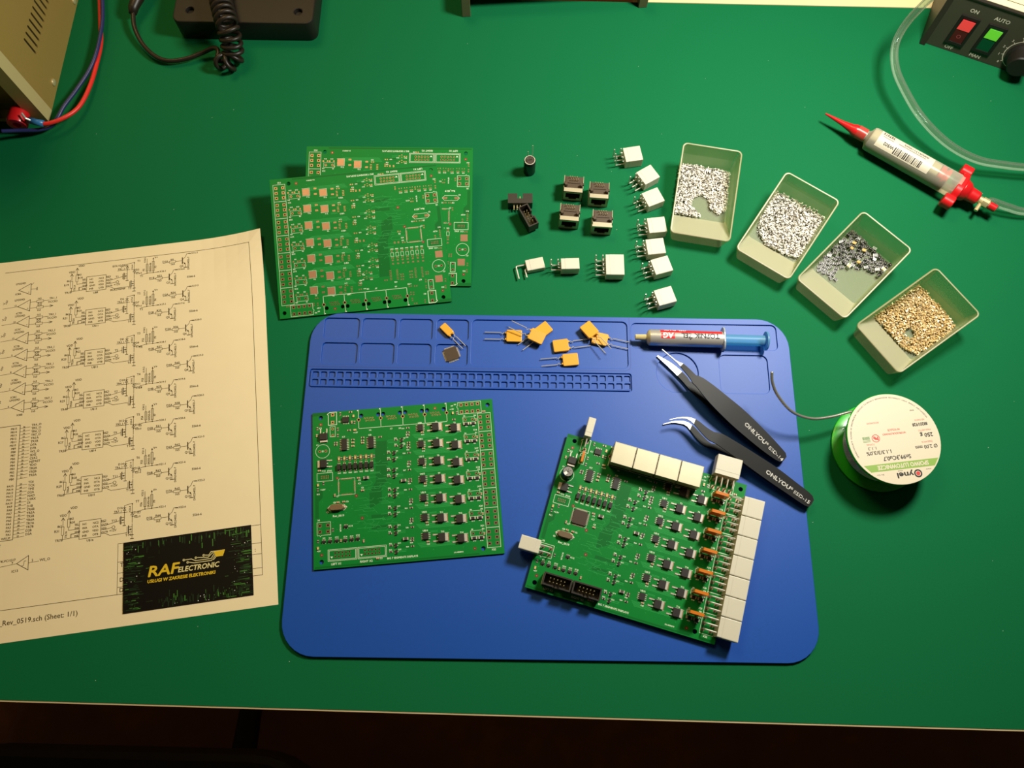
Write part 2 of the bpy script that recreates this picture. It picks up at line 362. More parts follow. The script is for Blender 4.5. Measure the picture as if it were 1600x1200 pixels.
def substrate_mesh():
    hol = []; pads = []
    for x, y in ((132.2, 111.4), (6.2, 111.7), (5.7, 4.9), (121.1, 4.7)): hol.append(circle(x, y, 1.65))
    for x in (36.5, 49.3, 53.1, 65.7, 69.7, 82.3, 86.3, 98.9): hol.append(circle(x, 110.9, 1.6))
    for x in RJX: pads.append((x, 107.75, .85, 1.35, 12, 4))
    for y in CONY:
        for x, yy in conn_pins(3, (125.9, 131.5), y): pads.append((x, yy, .75, 1.35, 8, 3))
    for k in range(4):
        for y in (112.9, 107.4): pads.append((112.15+4.18*k, y, .75, 1.35, 8, 3))
    for x, y in ((15.1, 113.4), (15, 107.4), (4.7, 30.7), (10.5, 30.7), (4.7, 26.3), (10.5, 26.2)): pads.append((x, y, .75, 1.4, 8, 3))
    for x, y in ((14.9, 102.3), (14.9, 97.2), (5.1, 85.7), (9.6, 85.7)): pads.append((x, y, .5, 1.1, 10, 3))
    for y in FUY:
        for x in (114.6, 119.9): pads.append((x, y, .5, 1.05, 10, 3))
    for cx in (20.5, 41.65):
        for k in range(5):
            for y in (10.55, 8.0): pads.append((cx-5.08+2.54*k, y, .45, .85, 8, 3))
    for a, bb in zip(RJX, RJX[1:]):
        m = (a+bb)/2
        for k in range(4):
            pads.append((m-3.6+1.9*k, 108.6, .35, .65, 8, 5)); pads.append((m-2.6+1.9*k, 106.7, .35, .65, 8, 5))
    for x, y, r0, r1, n, mm in pads: hol.append(circle(x, y, r0, 8))
    m = MB(); m.plate([(0, 0), (BW, 0), (BW, BH), (0, BH)], hol, 0, BT, 0)
    zt, zp, zs = BT+.015, BT+.03, BT+.045
    # copper runs under the solder mask
    def run(x0, x1, y, n, pitch=.62, wd=.26, mm=1, jog=3):
        for k in range(n):
            yy = y-k*pitch
            m.line([(x0+k*.5, yy), (x1-k*.5, yy), (x1-k*.5+jog, yy+jog*.55)] if jog else [(x0, yy), (x1, yy)], wd, zt, mm)
    for i, y in enumerate(ROWY):
        run(74, 108, y-4.6, 6, jog=3); run(56+(i % 3)*2, 66, y-7.5, 3, 1.0, .3, 1, 0)
        run(62, 69, y-5.8, 3, .8, .3, 2, 0); run(84, 89, y+3.3, 2, .7, .3, 1, 0)
    m.poly([(46, 90), (55, 90), (55, 60), (50, 56), (50, 45), (41, 40), (41, 52), (46, 60)], zt-.004, 2)
    for y in (25, 33): m.quad(42, y, 54, y+2.4, zt+.002, 2)
    m.poly([(1.5, 36), (4, 36), (4, 48), (7, 51), (7, 56), (1.5, 56)], zt, 2)
    m.quad(0, 113.2, 12, BH, zt, 2); m.quad(1, 0.6, 118, 1.8, zt, 2)
    q = random.Random(11)
    for k in range(130): m.ring(q.uniform(3, 122), q.uniform(3, 100), .1, .32, zt+.004, 1, 6)
    for k in range(60):
        x, y = q.uniform(28, 54), q.uniform(22, 74); L = q.uniform(3, 9)
        m.line([(x, y), (x+L, y), (x+L+1.5, y+q.choice((-1.5, 1.5)))], .22, zt+.004, 1)
    # pads
    for x, y, r0, r1, n, mm in pads:
        if mm == 3 and r1 > 1.2:
            a = r1*.92; m.add([(x+a*sx, y+a*sy, zp) for sx, sy in ((-1, -1), (1, -1), (1, 1), (-1, 1))]+[(x+r0*1.02*c, y+r0*1.02*s_, zp) for c, s_ in ((-.71, -.71), (.71, -.71), (.71, .71), (-.71, .71))],
                              [(0, 1, 5, 4), (1, 2, 6, 5), (2, 3, 7, 6), (3, 0, 4, 7)], 3)
        else: m.ring(x, y, r0, r1, zp, 4 if mm == 4 else 3, 12)
    for x, y in RES_H+CAP_H+LED_H:
        for d in (-.85, .85): m.quad(x+d-.5, y-.55, x+d+.5, y+.55, zp, 3)
    for x, y in RES_V+CAP_V+LED_V:
        for d in (-.85, .85): m.quad(x-.55, y+d-.5, x+.55, y+d+.5, zp, 3)
    for x, y in BIGC:
        for d in (-1.5, 1.5): m.quad(x+d-.6, y-.9, x+d+.6, y+.9, zp, 3)
    for x, y in SOT:
        for dx, dy in ((-1, .95), (-1, -.95), (1, 0)): m.quad(x+dx-.55, y+dy-.35, x+dx+.55, y+dy+.35, zp, 3)
    for x, y in GATE:
        for dx, dy in ((-.95, 1.2), (0, 1.2), (.95, 1.2), (-.95, -1.2), (.95, -1.2)): m.quad(x+dx-.3, y+dy-.5, x+dx+.3, y+dy+.5, zp, 3)
    for y in ROWY:
        for k in range(4):
            for dx in (-2.6, 2.6): m.quad(80.5+dx-.8, y+1.9-1.27*k-.3, 80.5+dx+.8, y+1.9-1.27*k+.3, zp, 3)
    for X, Y in ((91.9, TOY), (105.6, TEY)):
        for y in Y:
            m.quad(X-.6, y-2.8, X+5.1, y+2.8, zp, 4)
            for d in (-2.3, 2.3): m.quad(X-6.5, y+d-.7, X-4.1, y+d+.7, zp, 3)
            m.line([(X-.9, y+3.1), (X-.9, y-3.1), (X+5.3, y-3.1)], .2, zs, 5); m.line([(X-.9, y+3.1), (X+5.3, y+3.1)], .2, zs, 5)
    for X, Y in ((8.2, 96.2), (6.2, 76)): m.quad(X-2.9, Y-2.8, X+2.9, Y+2.8, zp, 4)
    for x, y in LED7:
        for d in (-1.4, 1.4): m.quad(x-.8, y+d-.6, x+.8, y+d+.6, zp, 3)
    for x in LEDX:
        m.rect(x-1.1, 71.0, x+1.1, 74.2, .2, zs, 5)
        for dx in (-.6, .6):
            for dy in (-2.9, 2.9): m.quad(x+dx-.35, 72.5+dy-.6, x+dx+.35, 72.5+dy+.6, zp, 3)
    for cx in (23.5, 43.4):
        for k in range(7):
            for d in (-2.7, 2.7): m.quad(cx+d-.8, 89.4+3.81-1.27*k-.3, cx+d+.8, 89.4+3.81-1.27*k+.3, zp, 3)
    for k in range(16):
        o = -3.75+.5*k
        for s_ in (-1, 1):
            m.quad(24.6+o-.15, 57.8+s_*5.8-.7, 24.6+o+.15, 57.8+s_*5.8+.7, zp, 3); m.quad(24.6+s_*5.8-.7, 57.8+o-.15, 24.6+s_*5.8+.7, 57.8+o+.15, zp, 3)
    for k in range(5):
        for y in (65.4, 66.9): m.quad(6.1+1.27*k-.3, y-.5, 6.1+1.27*k+.3, y+.5, zp, 3)
    m.quad(4.8, 64.2, 12.6, 68.2, zt+.006, 2)
    for y in FUY:
        for x in (115.1, 120.3):
            for d in (-1.7, 1.7): m.quad(x+d-.6, y-3.3-.7, x+d+.6, y-3.3+.7, zp, 3)
        m.rect(112.8, y-2.0, 121.6, y+2.1, .2, zs, 5); m.quad(112.2, y+.6, 113.4, y+1.4, zp, 3)
    for x in (12.6, 22.2): m.quad(x-1.9, 41.9, x+1.9, 43.7, zp, 3)
    # round test points
    for x, y in ((115, 5.2), (35.3, 33.7), (92.3, 112), (6.1, 106.3), (5.8, 9.8), (31.4, 50.4), (17.8, 64.6)):
        m.ring(x, y, .55, 1.25, zp, 6, 14); m.ring(x, y, 0, .55, zp, 4, 10)
    # legend
    W_ = .26
    for y in CONY: m.rect(124.1, y-7.1, 133.7, y+7.1, W_, zs, 5)
    m.line([(109.6, 105.7), (127.1, 105.7), (127.1, 114.9), (109.6, 114.9), (109.6, 112.6), (108.9, 112), (108.9, 111), (109.6, 110.4), (109.6, 105.7)], W_, zs, 5)
    m.line([(11.8, 105.4), (18, 105.4), (18, 115.3), (12.9, 115.3), (11.1, 114), (11.8, 113), (11.8, 105.4)], .42, zs, 5)
    m.rect(13, 96.3, 16.9, 104.1, W_, zs, 5)
    m.ring(7.3, 85.7, 5.0, 5.25, zs, 5, 40); m.quad(6.7, 85, 7.1, 86.4, zs, 5); m.quad(7.5, 85, 7.9, 86.4, zs, 5)
    for k, x in enumerate(RJX):
        m.line([(x, 100.9), (x, 106.4)], .3, zs, 5); m.line([(x, 109.1), (x, 115.2)], .3, zs, 5); m.quad(x-1, 114.7, x+.3, 115.5, zs, 5)
    m.line([(RJX[0], 100.9), (RJX[-1], 100.9)], .3, zs, 5)
    m.rect(3, 63.1, 14.4, 69.2, W_, zs, 5)
    m.line([(2.7, 23.8), (4.4, 23.8), (5, 23), (6, 23.8), (12.4, 23.8), (12.4, 33.1), (2.7, 33.1), (2.7, 23.8)], W_, zs, 5)
    for x0 in (10.3, 31.5):
        m.rect(x0, 5.0, x0+20.4, 13.1, W_, zs, 5); m.rect(x0+.8, 5.8, x0+19.6, 12.3, W_, zs, 5)
        m.line([(x0+8, 5), (x0+8, 5.8)], W_, zs, 5); m.line([(x0+12.4, 5), (x0+12.4, 5.8)], W_, zs, 5); m.poly([(x0+2.6, 6.8), (x0+3.6, 8.2), (x0+1.6, 8.2)], zs, 5)
    m.rect(18.6, 51.8, 30.6, 63.8, .2, zs, 5)
    m.line([(12.4, 40.7), (22.4, 40.7), (24.4, 42.8), (22.4, 44.9), (12.4, 44.9), (10.4, 42.8), (12.4, 40.7)], .22, zs, 5)
    T = lambda s_, x, y, h=1.15, rot=0, al='L': m.text(s_, x, y, h, zs, 5, rot, bold=.05, al=al)
    T('BIG 7 SEGMENTS DISPLAYS', 52.3, 2.9, 1.35); T('Rev_0519', 14.2, 36.2, 1.5); T('LEFT X1', 12.6, 2.2, 1.5); T('RIGHT X2', 33, 2.2, 1.5)
    T('21L-0R00513', 100, 3.2, .9); m.text('0519L0R', 19.0, 30.6, 1.1, zs, 5, -90, bold=.03)
    for i in range(7):
        T('T%d' % (2*i+1), 92.6, TOY[i]+3.6, 1.15, 0, 'C'); T('T%d' % (2*i+2), 106.3, TEY[i]+3.6, 1.15, 0, 'C')
        T('U$%d' % (10+i if i else 8), 80.3, ROWY[i]+3.4, 1.2, 0, 'C'); T('C%d' % (14+i), 82, CAP_H[i][1]-2.2, .95, 0, 'C')
        T('F%d' % (3+i), 114, FUY[i]+2.5, 1.05, 0, 'C'); T('FS%d' % i, 122, FUY[i]+2.5, .95, 0, 'C')
        T('X%d' % (16+i), 121.4, CONY[i]-6, 1.2, 0, 'C') if i < 6 else T('X22', 127, CONY[i]-9.2, 1.3)
        T('D%d' % (2*i+3), 115.2, FUY[i]-5.6, .95, 0, 'C'); T('D%d' % (2*i+4), 120.4, FUY[i]-5.6, .95, 0, 'C')
        T('OK%d' % (i+1), LEDX[i], 67.6, .95, 0, 'C'); T('' if i > 5 else 'IC%d' % ([9, 4, 12, 14, 11, 18][i]), GATE[i][0], GATE[i][1]+2.1, .95, 0, 'C')
    for i, (x, y) in enumerate(RES_H[:22]): T('R%d' % (18+i), x-1.6 if i % 3 else x-4.6, y-.5 if not i % 3 else y-1.9, .9)
    for i, (x, y) in enumerate(RES_H[22:36]): T('R%d' % (50+i), x-1.2, y+.9, .9); T('Q%d' % (2+i), SOT[i][0]+1.2, SOT[i][1]+1.1, .9)
    for s_, x, y in (('X6', 42, 98.6), ('X7', 57.8, 98.4), ('X8', 64.2, 98.2), ('X9', 104.3, 112.3), ('X4', 106.6, 113.2), ('+12V', 103.3, 109.6), ('IC1', 19.6, 107), ('C1', 2.6, 90.2),
                     ('IC2', 4.8, 103), ('IC7', 22, 95), ('IC8', 41.6, 94.8), ('C4', 33, 61.2), ('IC3', 33, 58.8), ('C5', 35.2, 55.4), ('Q1', 9.5, 39.6), ('X5', 3, 34.2), ('+3,3V', 5.4, 56.3),
                     ('R11', 2.8, 53.2), ('JTAG', 10.4, 70), ('C12', 6.8, 70.2), ('+5V', 2.6, 12.2), ('C7', 17, 50.6), ('C3', 47.2, 3.6), ('IC13', 25.4, 28.3), ('+12V', 30.4, 97.6), ('C8', 14.6, 46.2), ('C6', 24, 46.2)):
        T(s_, x, y, 1.1)
    return m.mesh('substrate', ['mask', 'mask_trace', 'mask_dark', 'pad_tin', 'pad_gold', 'silk', 'pad_copper'])
LED7 = [(x, 78.8) for x in LEDX]
mat('pad_copper', (112, 66, 46), .4, metal=.4)
SUB = substrate_mesh()

# shared component meshes -------------------------------------------------
def chip_mesh(nm, L, Wd, H, body, end='tin'):
    m = MB(); m.box((0, 0, H/2), (L*.62, Wd, H), 0)
    for s_ in (-1, 1): m.box((s_*L*.4, 0, H/2+.01), (L*.2, Wd+.04, H+.04), 1)
    return m.mesh(nm, [body, end])
ME = {}
ME['resistor'] = chip_mesh('resistor', 1.9, 1.1, .5, 'res_black')
ME['ceramic_capacitor'] = chip_mesh('ceramic_capacitor', 1.9, 1.1, .8, 'cap_tan')
ME['bulk_capacitor'] = chip_mesh('bulk_capacitor', 3.6, 1.9, 1.7, 'chip_grey')
ME['diode'] = chip_mesh('diode', 4.2, 1.7, 1.3, 'chip_black')
ME['status_led'] = chip_mesh('status_led', 2.0, 1.3, .8, 'led_gold', 'tin_dull')
def simple(nm, boxes, mats):
    m = MB()
    for b_ in boxes: m.box(*b_)
    return m.mesh(nm, mats)
ME['mos_body'] = simple('body', [((0, 0, 1.25), (4.9, 5.9, 2.2), 0)], ['chip_black'])
ME['mos_tab'] = simple('tab', [((3.1, 0, .6), (2.2, 5.2, 1.0), 0), ((2.6, 0, .3), (3.6, 5.4, .5), 0)], ['tin'])
ME['mos_lead'] = simple('lead', [((-3.0, 0, .75), (1.3, .75, .45), 0), ((-4.9, 0, .25), (2.7, .85, .35), 0), ((-3.6, 0, .5), (.45, .75, .7), 0)], ['tin'])
ME['mos_stub'] = simple('lead', [((-2.9, 0, .75), (.9, .7, .45), 0)], ['tin'])
def row_leads(n, pitch, x0, x1, wd=.45):
    return simple('lead_row', [(((x0+x1)/2, pitch*((n-1)/2-k), .2), (abs(x1-x0), wd, .3), 0) for k in range(n)]+[((x0, pitch*((n-1)/2-k), .5), (.3, wd, .7), 0) for k in range(n)], ['tin'])
ME['drv'] = simple('body', [((0, 0, .85), (3.9, 4.9, 1.4), 0), ((-1.2, 1.7, 1.57), (.6, .6, .06), 1)], ['chip_black', 'res_black'])
ME['drv_r'] = row_leads(4, 1.27, 2.0, 3.3); ME['drv_l'] = row_leads(4, 1.27, -2.0, -3.3)
ME['so14'] = simple('body', [((0, 0, .85), (3.9, 8.7, 1.4), 0), ((-1.2, 3.6, 1.57), (.6, .6, .06), 1)], ['chip_black', 'res_black'])
ME['so14_r'] = row_leads(7, 1.27, 2.0, 3.4); ME['so14_l'] = row_leads(7, 1.27, -2.0, -3.4)
ME['sot'] = simple('signal_transistor', [((0, 0, .6), (1.3, 2.9, 1.0), 0), ((-1.0, .95, .15), (.9, .45, .25), 1), ((-1.0, -.95, .15), (.9, .45, .25), 1), ((1.0, 0, .15), (.9, .45, .25), 1)], ['chip_black', 'tin'])
ME['gate'] = simple('logic_gate', [((0, 0, .6), (2.6, 1.5, 1.0), 0)]+[((dx, dy, .15), (.4, .9, .25), 1) for dx, dy in ((-.95, 1.1), (0, 1.1), (.95, 1.1), (-.95, -1.1), (.95, -1.1))], ['chip_black', 'tin'])
ME['opto'] = simple('body', [((0, 0, 1.1), (2.4, 4.0, 1.9), 0)], ['chip_black'])
ME['opto_l'] = simple('lead_row', [((-.6, 0, .3), (.45, 6.2, .3), 0), ((.6, 0, .3), (.45, 6.2, .3), 0)], ['tin'])
ME['qfp'] = simple('body', [((0, 0, .85), (10, 10, 1.3), 0), ((-3.8, -3.8, 1.51), (.9, .9, .03), 1)], ['chip_brown', 'res_black'])
ME['qfp_l'] = simple('lead_row', [((-3.75+.5*k, 5.6, .2), (.24, 1.4, .25), 0) for k in range(16)]+[((-3.75+.5*k, 5.1, .5), (.24, .3, .7), 0) for k in range(16)], ['tin_dull'])
def qfp(nm, parent, loc, rot=(0, 0, 0), body='chip_brown'):
    o = put(nm, ME['qfp'], parent, loc, rot, .15)
    for k in range(4): put('lead_row', ME['qfp_l'], o, (0, 0, 0), (0, 0, k*pi/2))
    return o
def mk_xtal():
    m = MB(); pr = rrect(-5.0, -2.1, 5.0, 2.1, 2.05, 6); m.prism(pr, .5, 3.3, 0); m.prism(rrect(-5.6, -2.4, 5.6, 2.4, 2.3, 6), .1, .7, 0)
    for s_ in (-1, 1): m.box((s_*6.2, 0, .2), (1.8, .9, .3), 1)
    return m.mesh('quartz_crystal', ['can_warm', 'tin'])
mat('can_warm', (190, 166, 138), .28, metal=.9)
ME['xtal'] = mk_xtal()
# pin connector: mounted pose, board below at z=0, rear face at x=0, mating face towards +x
def housing_mesh(n, rows=2):
    w_ = 4.2*n+1.4; h_ = 4.2*rows+1.4; m = MB()
    T = Matrix(((0, 0, 1, 0), (1, 0, 0, 0), (0, 1, 0, 0), (0, 0, 0, 1)))
    hl = [rrect(4.2*(k-(n-1)/2)-1.75, 1.0+4.2*j, 4.2*(k-(n-1)/2)+1.75, 4.5+4.2*j, .6, 2) for k in range(n) for j in range(rows)]
    m.plate(rrect(-w_/2, 0, w_/2, h_, .6, 2), hl, 3, 14.5, 0, .2, (), T)
    m.prism(rrect(-w_/2+.1, .1, w_/2-.1, h_-.1, .5, 2), 0, 3.1, 0, T)
    return m.mesh('housing', ['nylon_white'])
def pin_mesh(z, back, tail=3.4, r=.5):
    m = MB(); m.tube([(1, 0, z), (-back+.9, 0, z), (-back+.25, 0, z-.25), (-back, 0, z-.9), (-back, 0, -tail)], r, 6)
    return m.mesh('pin', ['tin'])
HM = {n: housing_mesh(n) for n in (1, 2, 3, 4)}
PIN1, PIN2 = pin_mesh(2.8, 2.6), pin_mesh(7.0, 8.1)
def connector(n, parent_or_none, loc, rot):
    """parts of one connector under the given parent (an Empty) or, on a board, as part connector_housing with its pins"""
    if parent_or_none.type == 'EMPTY' and parent_or_none.get('category') == 'connector':
        par = parent_or_none; put('housing', HM[n], par)
    else: par = put('pin_connector', HM[n], parent_or_none, loc, rot)
    for k in range(n):
        y = 4.2*(k-(n-1)/2)
        put('pin', PIN1, par, (0, y, 0)); put('pin', PIN2, par, (0, y, 0))
    return par
# network jack: mounted pose, board at z=0, opening towards +y at y=0
def jack_meshes():
    s_ = MB(); w_, d_, h_ = 16.1, 15.6, 12.9
    for sx in (-1, 1): s_.box((sx*(w_/2-.2), -d_/2, h_/2), (.4, d_, h_), 0)
    s_.box((0, -d_/2, h_-.2), (w_, d_, .4), 0); s_.box((0, -d_+.2, h_*.62), (w_, .4, h_*.72), 0)
    s_.box((0, -2.0, .2), (w_, 4.0, .4), 0)
    s_.plate([(-w_/2, 0), (w_/2, 0), (w_/2, h_), (-w_/2, h_)], [[(-5.9, 2.0), (5.9, 2.0), (5.9, 8.6), (3.1, 8.6), (3.1, 10.4), (-3.1, 10.4), (-3.1, 8.6), (-5.9, 8.6)]], -.4, 0, 0, 0, (), Matrix(((1, 0, 0, 0), (0, 0, 1, 0), (0, 1, 0, 0), (0, 0, 0, 1))))
    b_ = MB(); b_.plate([(-7.5, .5), (7.5, .5), (7.5, 12.3), (-7.5, 12.3)], [[(-5.9, 2.0), (5.9, 2.0), (5.9, 8.6), (3.1, 8.6), (3.1, 10.4), (-3.1, 10.4), (-3.1, 8.6), (-5.9, 8.6)]], -10, -.5, 0, 0, (), Matrix(((1, 0, 0, 0), (0, 0, 1, 0), (0, 1, 0, 0), (0, 0, 0, 1))))
    b_.bx(-7.5, 7.5, -15.0, -10, .3, 12.3, 0); b_.bx(-6.6, 6.6, -14.2, -8.6, -.1, .4, 0)
    for sx in (-1, 1): b_.cyl((sx*6.3, -6.2, .6), (sx*6.3, -6.2, -2.6), 1.5, 1.2, 10, 0); b_.bx(sx*8-.4, sx*8+.4, -8.2, -6.6, -1.8, .6, 0)
    p_ = MB(); p_.cyl((0, 0, .5), (0, 0, -2.8), .28, None, 6)
    g_ = MB(); g_.line([(0, 0), (0, 1.2)], .4, 0)
    return s_.mesh('shield', ['nickel']), b_.mesh('body', ['jack_plastic']), p_.mesh('pin', ['brass'])
mat('jack_plastic', (70, 54, 34), .5)
JS, JB, JP = jack_meshes()
def jack_parts(par):
    b_ = put('body', JB, par)
    for k in range(4):
        put('pin', JP, par, (-3.4+1.9*k, -13.2, 0)); put('pin', JP, par, (-2.3+1.9*k, -11.0, 0))
# shrouded header: board at z=0, notch on the -y side
def header_meshes():
    b_ = MB(); T = Matrix.Identity(4)
    b_.plate([(-10.1, -4.4), (10.1, -4.4), (10.1, 4.4), (-10.1, 4.4)], [[(-9.1, -3.4), (9.1, -3.4), (9.1, 3.4), (-9.1, 3.4)]], 0, 4.4)
    for x0, x1 in ((-10.1, -2.3), (2.3, 10.1)): b_.bx(x0, x1, -4.4, -3.4, 4.4, 9)
    b_.bx(-10.1, 10.1, 3.4, 4.4, 4.4, 9); b_.bx(-10.1, -9.1, -3.4, 3.4, 4.4, 9); b_.bx(9.1, 10.1, -3.4, 3.4, 4.4, 9)
    b_.bx(-9.1, 9.1, -3.4, 3.4, .2, 2.2)
    p_ = MB(); p_.box((0, 0, 2.4), (.64, .64, 11)); p_.add([(-.32, -.32, 7.9), (.32, -.32, 7.9), (.32, .32, 7.9), (-.32, .32, 7.9), (0, 0, 8.3)], [(0, 1, 4), (1, 2, 4), (2, 3, 4), (3, 0, 4)])
    return b_.mesh('shroud', ['header_black']), p_.mesh('pin', ['brass'])
mat('header_black', (40, 34, 26), .5)
HS, HP = header_meshes()
def header_pins(par):
    for k in range(5):
        for y in (-1.27, 1.27): put('pin', HP, par, (-5.08+2.54*k, y, 0))
# radial can
def can_meshes(r, h):
    a = MB(); a.rev([(r-.4, 0), (r, .5), (r, 1.6), (r-.35, 2.0), (r-.35, 2.3), (r, 2.7), (r, h-.6), (r-.5, h)], 28, 0, None, False)
    t = MB(); t.rev([(.01, h-.15), (r-.5, h-.15), (r-.5, h)], 28, 0, None, False)
    for an in (0, 60, 120):
        c_, s2 = cos(R(an)), sin(R(an)); t.line([(-r*.6*c_, -r*.6*s2), (r*.6*c_, r*.6*s2)], .25, h-.12, 1)
    q_ = MB(); q_.rev([(.01, .4), (r-.4, .4), (r-.4, .02)], 28, 0, None, False)
    return a.mesh('sleeve', ['can_sleeve'], 40), t.mesh('can_top', ['can_grey', 'chip_black']), q_.mesh('bung', ['can_bung'])
mat('can_bung', (60, 46, 36), .7)
def fuse_mesh(bw, bh, th, nm='body', mats='fuse_yellow'):
    m = MB(); m.prism(rrect(0, -bh/2, bw, bh/2, 1.0, 3), -th/2, th/2, 0)
    for s_ in (-1, 1): m.prism(rrect(-1.1, s_*bh*.27-.9, .6, s_*bh*.27+.9, .6, 2), -th*.35, th*.35, 0)
    return m.mesh(nm, [mats])
FUSE = fuse_mesh(12.2, 10.0, 3.0); FUSEB = fuse_mesh(11.2, 10.2, 2.1, 'resettable_fuse', 'fuse_orange'); FUSES = fuse_mesh(10.6, 6.0, 3.0)
def lead_mesh(y, kink, L, nm='lead'):
    m = MB(); m.tube([(-.6, y, 0), (-2.2, y, 0), (-3.2, y+kink, 0), (-4.3, y, 0), (-L, y, -.0)], .33, 6); return m.mesh(nm, ['tin'])
FL = [lead_mesh(s_*2.9, -s_*1.3, 17) for s_ in (-1, 1)]; FLS = [lead_mesh(s_*1.6, -s_*.8, 15) for s_ in (-1, 1)]
FLB = [lead_mesh(s_*2.6, 0, 3.4) for s_ in (-1, 1)]

def make_board(label, loc, rot, populated, full, group=None):
    rt = thing('circuit_board', label, 'circuit board', loc, rot, group)
    put('substrate', SUB, rt)
    if not populated: return rt
    z = BT
    def pl(nm, key, pts, rz=0):
        for x, y in pts: put(nm, ME[key], rt, (x, y, z), (0, 0, rz))
    pl('resistor', 'resistor', RES_H); pl('resistor', 'resistor', RES_V, pi/2)
    pl('ceramic_capacitor', 'ceramic_capacitor', CAP_H); pl('ceramic_capacitor', 'ceramic_capacitor', CAP_V, pi/2)
    pl('status_led', 'status_led', LED_H); pl('status_led', 'status_led', LED_V+LED7, pi/2)
    pl('resistor', 'resistor', [(x+1.9, y) for x, y in LED7], pi/2)
    pl('bulk_capacitor', 'bulk_capacitor', BIGC); pl('signal_transistor', 'sot', SOT); pl('logic_gate', 'gate', GATE)
    for y in FUY: pl('diode', 'diode', [(115.1, y-3.3), (120.3, y-3.3)]); pl('ceramic_capacitor', 'ceramic_capacitor', [(122.6, y-.6)], pi/2)
    def mos(x, y, rz=0):
        o = put('power_transistor', ME['mos_body'], rt, (x, y, z), (0, 0, rz), .2)
        put('tab', ME['mos_tab'], o); put('lead', ME['mos_lead'], o, (0, 2.3, 0)); put('lead', ME['mos_lead'], o, (0, -2.3, 0)); put('lead', ME['mos_stub'], o)
    for y in TOY: mos(91.9, y)
    for y in TEY: mos(105.6, y)
    mos(8.3, 96.6, -pi/2); mos(8.0, 76, pi)
    for y in ROWY:
        o = put('driver_chip', ME['drv'], rt, (80.5, y, z)); put('lead_row', ME['drv_r'], o); put('lead_row', ME['drv_l'], o)
    o = put('driver_chip', ME['drv'], rt, (25, 108.5, z), (0, 0, pi/2)); put('lead_row', ME['drv_r'], o); put('lead_row', ME['drv_l'], o)
    for x in (23.5, 43.4):
        o = put('comparator_chip', ME['so14'], rt, (x, 89.4, z)); put('lead_row', ME['so14_r'], o); put('lead_row', ME['so14_l'], o)
    for x in LEDX:
        o = put('optocoupler', ME['opto'], rt, (x, 72.5, z)); put('lead_row', ME['opto_l'], o)
    put('quartz_crystal', ME['xtal'], rt, (17.4, 42.8, z), (0, 0, 0), .25)
    if not full: return rt
    qfp('microcontroller', rt, (24.6, 57.8, z))
    a, t, q_ = can_meshes(4.0, 11.5); o = put('electrolytic_capacitor', a, rt, (7.3, 85.7, z)); put('can_top', t, o, (0, 0, 0), (0, 0, .5))
    s_ = MB(); s_.poly([(-3.3, -1.0), (-3.3, 1.0), (-.9, 1.0), (-.9, -1.0)], 11.42); s_.build('polarity_mark', 'white_ink', o, (0, 0, 0), (0, 0, .9))
    for y in CONY: connector(3, rt, (134.0, y, z), (0, 0, 0))
    connector(4, rt, (118.4, 115.6, z), (0, 0, pi/2)); connector(1, rt, (14.4, 115.6, z), (0, 0, pi/2)); connector(2, rt, (2.4, 28.5, z), (0, 0, pi))
    for a_, b_ in zip(RJX, RJX[1:]):
        o = put('network_jack', JS, rt, ((a_+b_)/2, 116.6, z)); put('body', JB, o)
    for cx in (20.5, 41.7):
        o = put('box_header', HS, rt, (cx, 9.2, z)); header_pins(o)
    for y in FUY:
        o = put('resettable_fuse', FUSEB, rt, (117.2, y, z+2.6), (pi/2, -pi/2, 0))
        for l_ in FLB: put('lead', l_, o)
    o = put('resettable_fuse', FUSEB, rt, (14.9, 99.8, z+2.2), (0, -pi/2, 0)); o.scale = (.62, .8, .8)
    return rt
def flat(yaw): return (0, 0, R(yaw))
def tilted(yaw, tilt, hinge_w, hinge_local_y):
    """pose of a board that leans on its hinge line"""
    Rm = Matrix.Rotation(R(yaw), 4, 'Z') @ Matrix.Rotation(R(tilt), 4, 'X')
    t = Vector(hinge_w)-Rm @ Vector((0, hinge_local_y, BT)); return t, Rm.to_euler()
make_board('half built green circuit board with bare connector holes, left on the blue mat', (-137.4, 39.6, MT), flat(6.3), True, False)
make_board('finished green circuit board with white connectors and silver jacks, right on the blue mat', (12.6, 31.4, MT+2.6), flat(-15.12), True, True)
t_, e_ = tilted(188.04, -10.2, (-49.7, 250.7, 1.8), BH)
make_board('bare green circuit board on top, overlapping the other bare board behind the mat', t_, e_, False, False)
t_, e_ = tilted(181.02, -11.4, (-34.8, 264.4, 1.8), BH)
make_board('bare green circuit board underneath, mostly covered by the other bare board', t_, e_, False, False)

# ------------------------------------------------------------------ printed circuit drawing and business card
PO = P(435, 944.5); PY = R(9.2)
def paper2w(x, y, z=0): return Vector((PO.x+x*cos(PY)-y*sin(PY), PO.y+x*sin(PY)+y*cos(PY), z))
m = MB()
nx, ny = 42, 30
def pz(x, y):                       # the sheet lies flat, its far corner curls up a little
    d = max(0, 1-hypot(x*1.2, y-297)/70); return .12+7*d*d
vs = [(-420+420*i/nx, 297*j/ny, pz(-420+420*i/nx, 297*j/ny)) for j in range(ny+1) for i in range(nx+1)]
m.add(vs, [(j*(nx+1)+i, j*(nx+1)+i+1, (j+1)*(nx+1)+i+1, (j+1)*(nx+1)+i) for j in range(ny) for i in range(nx)], 0)
m.add([(x, y, .04) for x, y in ((-420, 0), (0, 0), (0, 240), (-420, 240))], [(0, 3, 2, 1)], 0)
base_n = len(m.V)
z0 = .10; K = 1
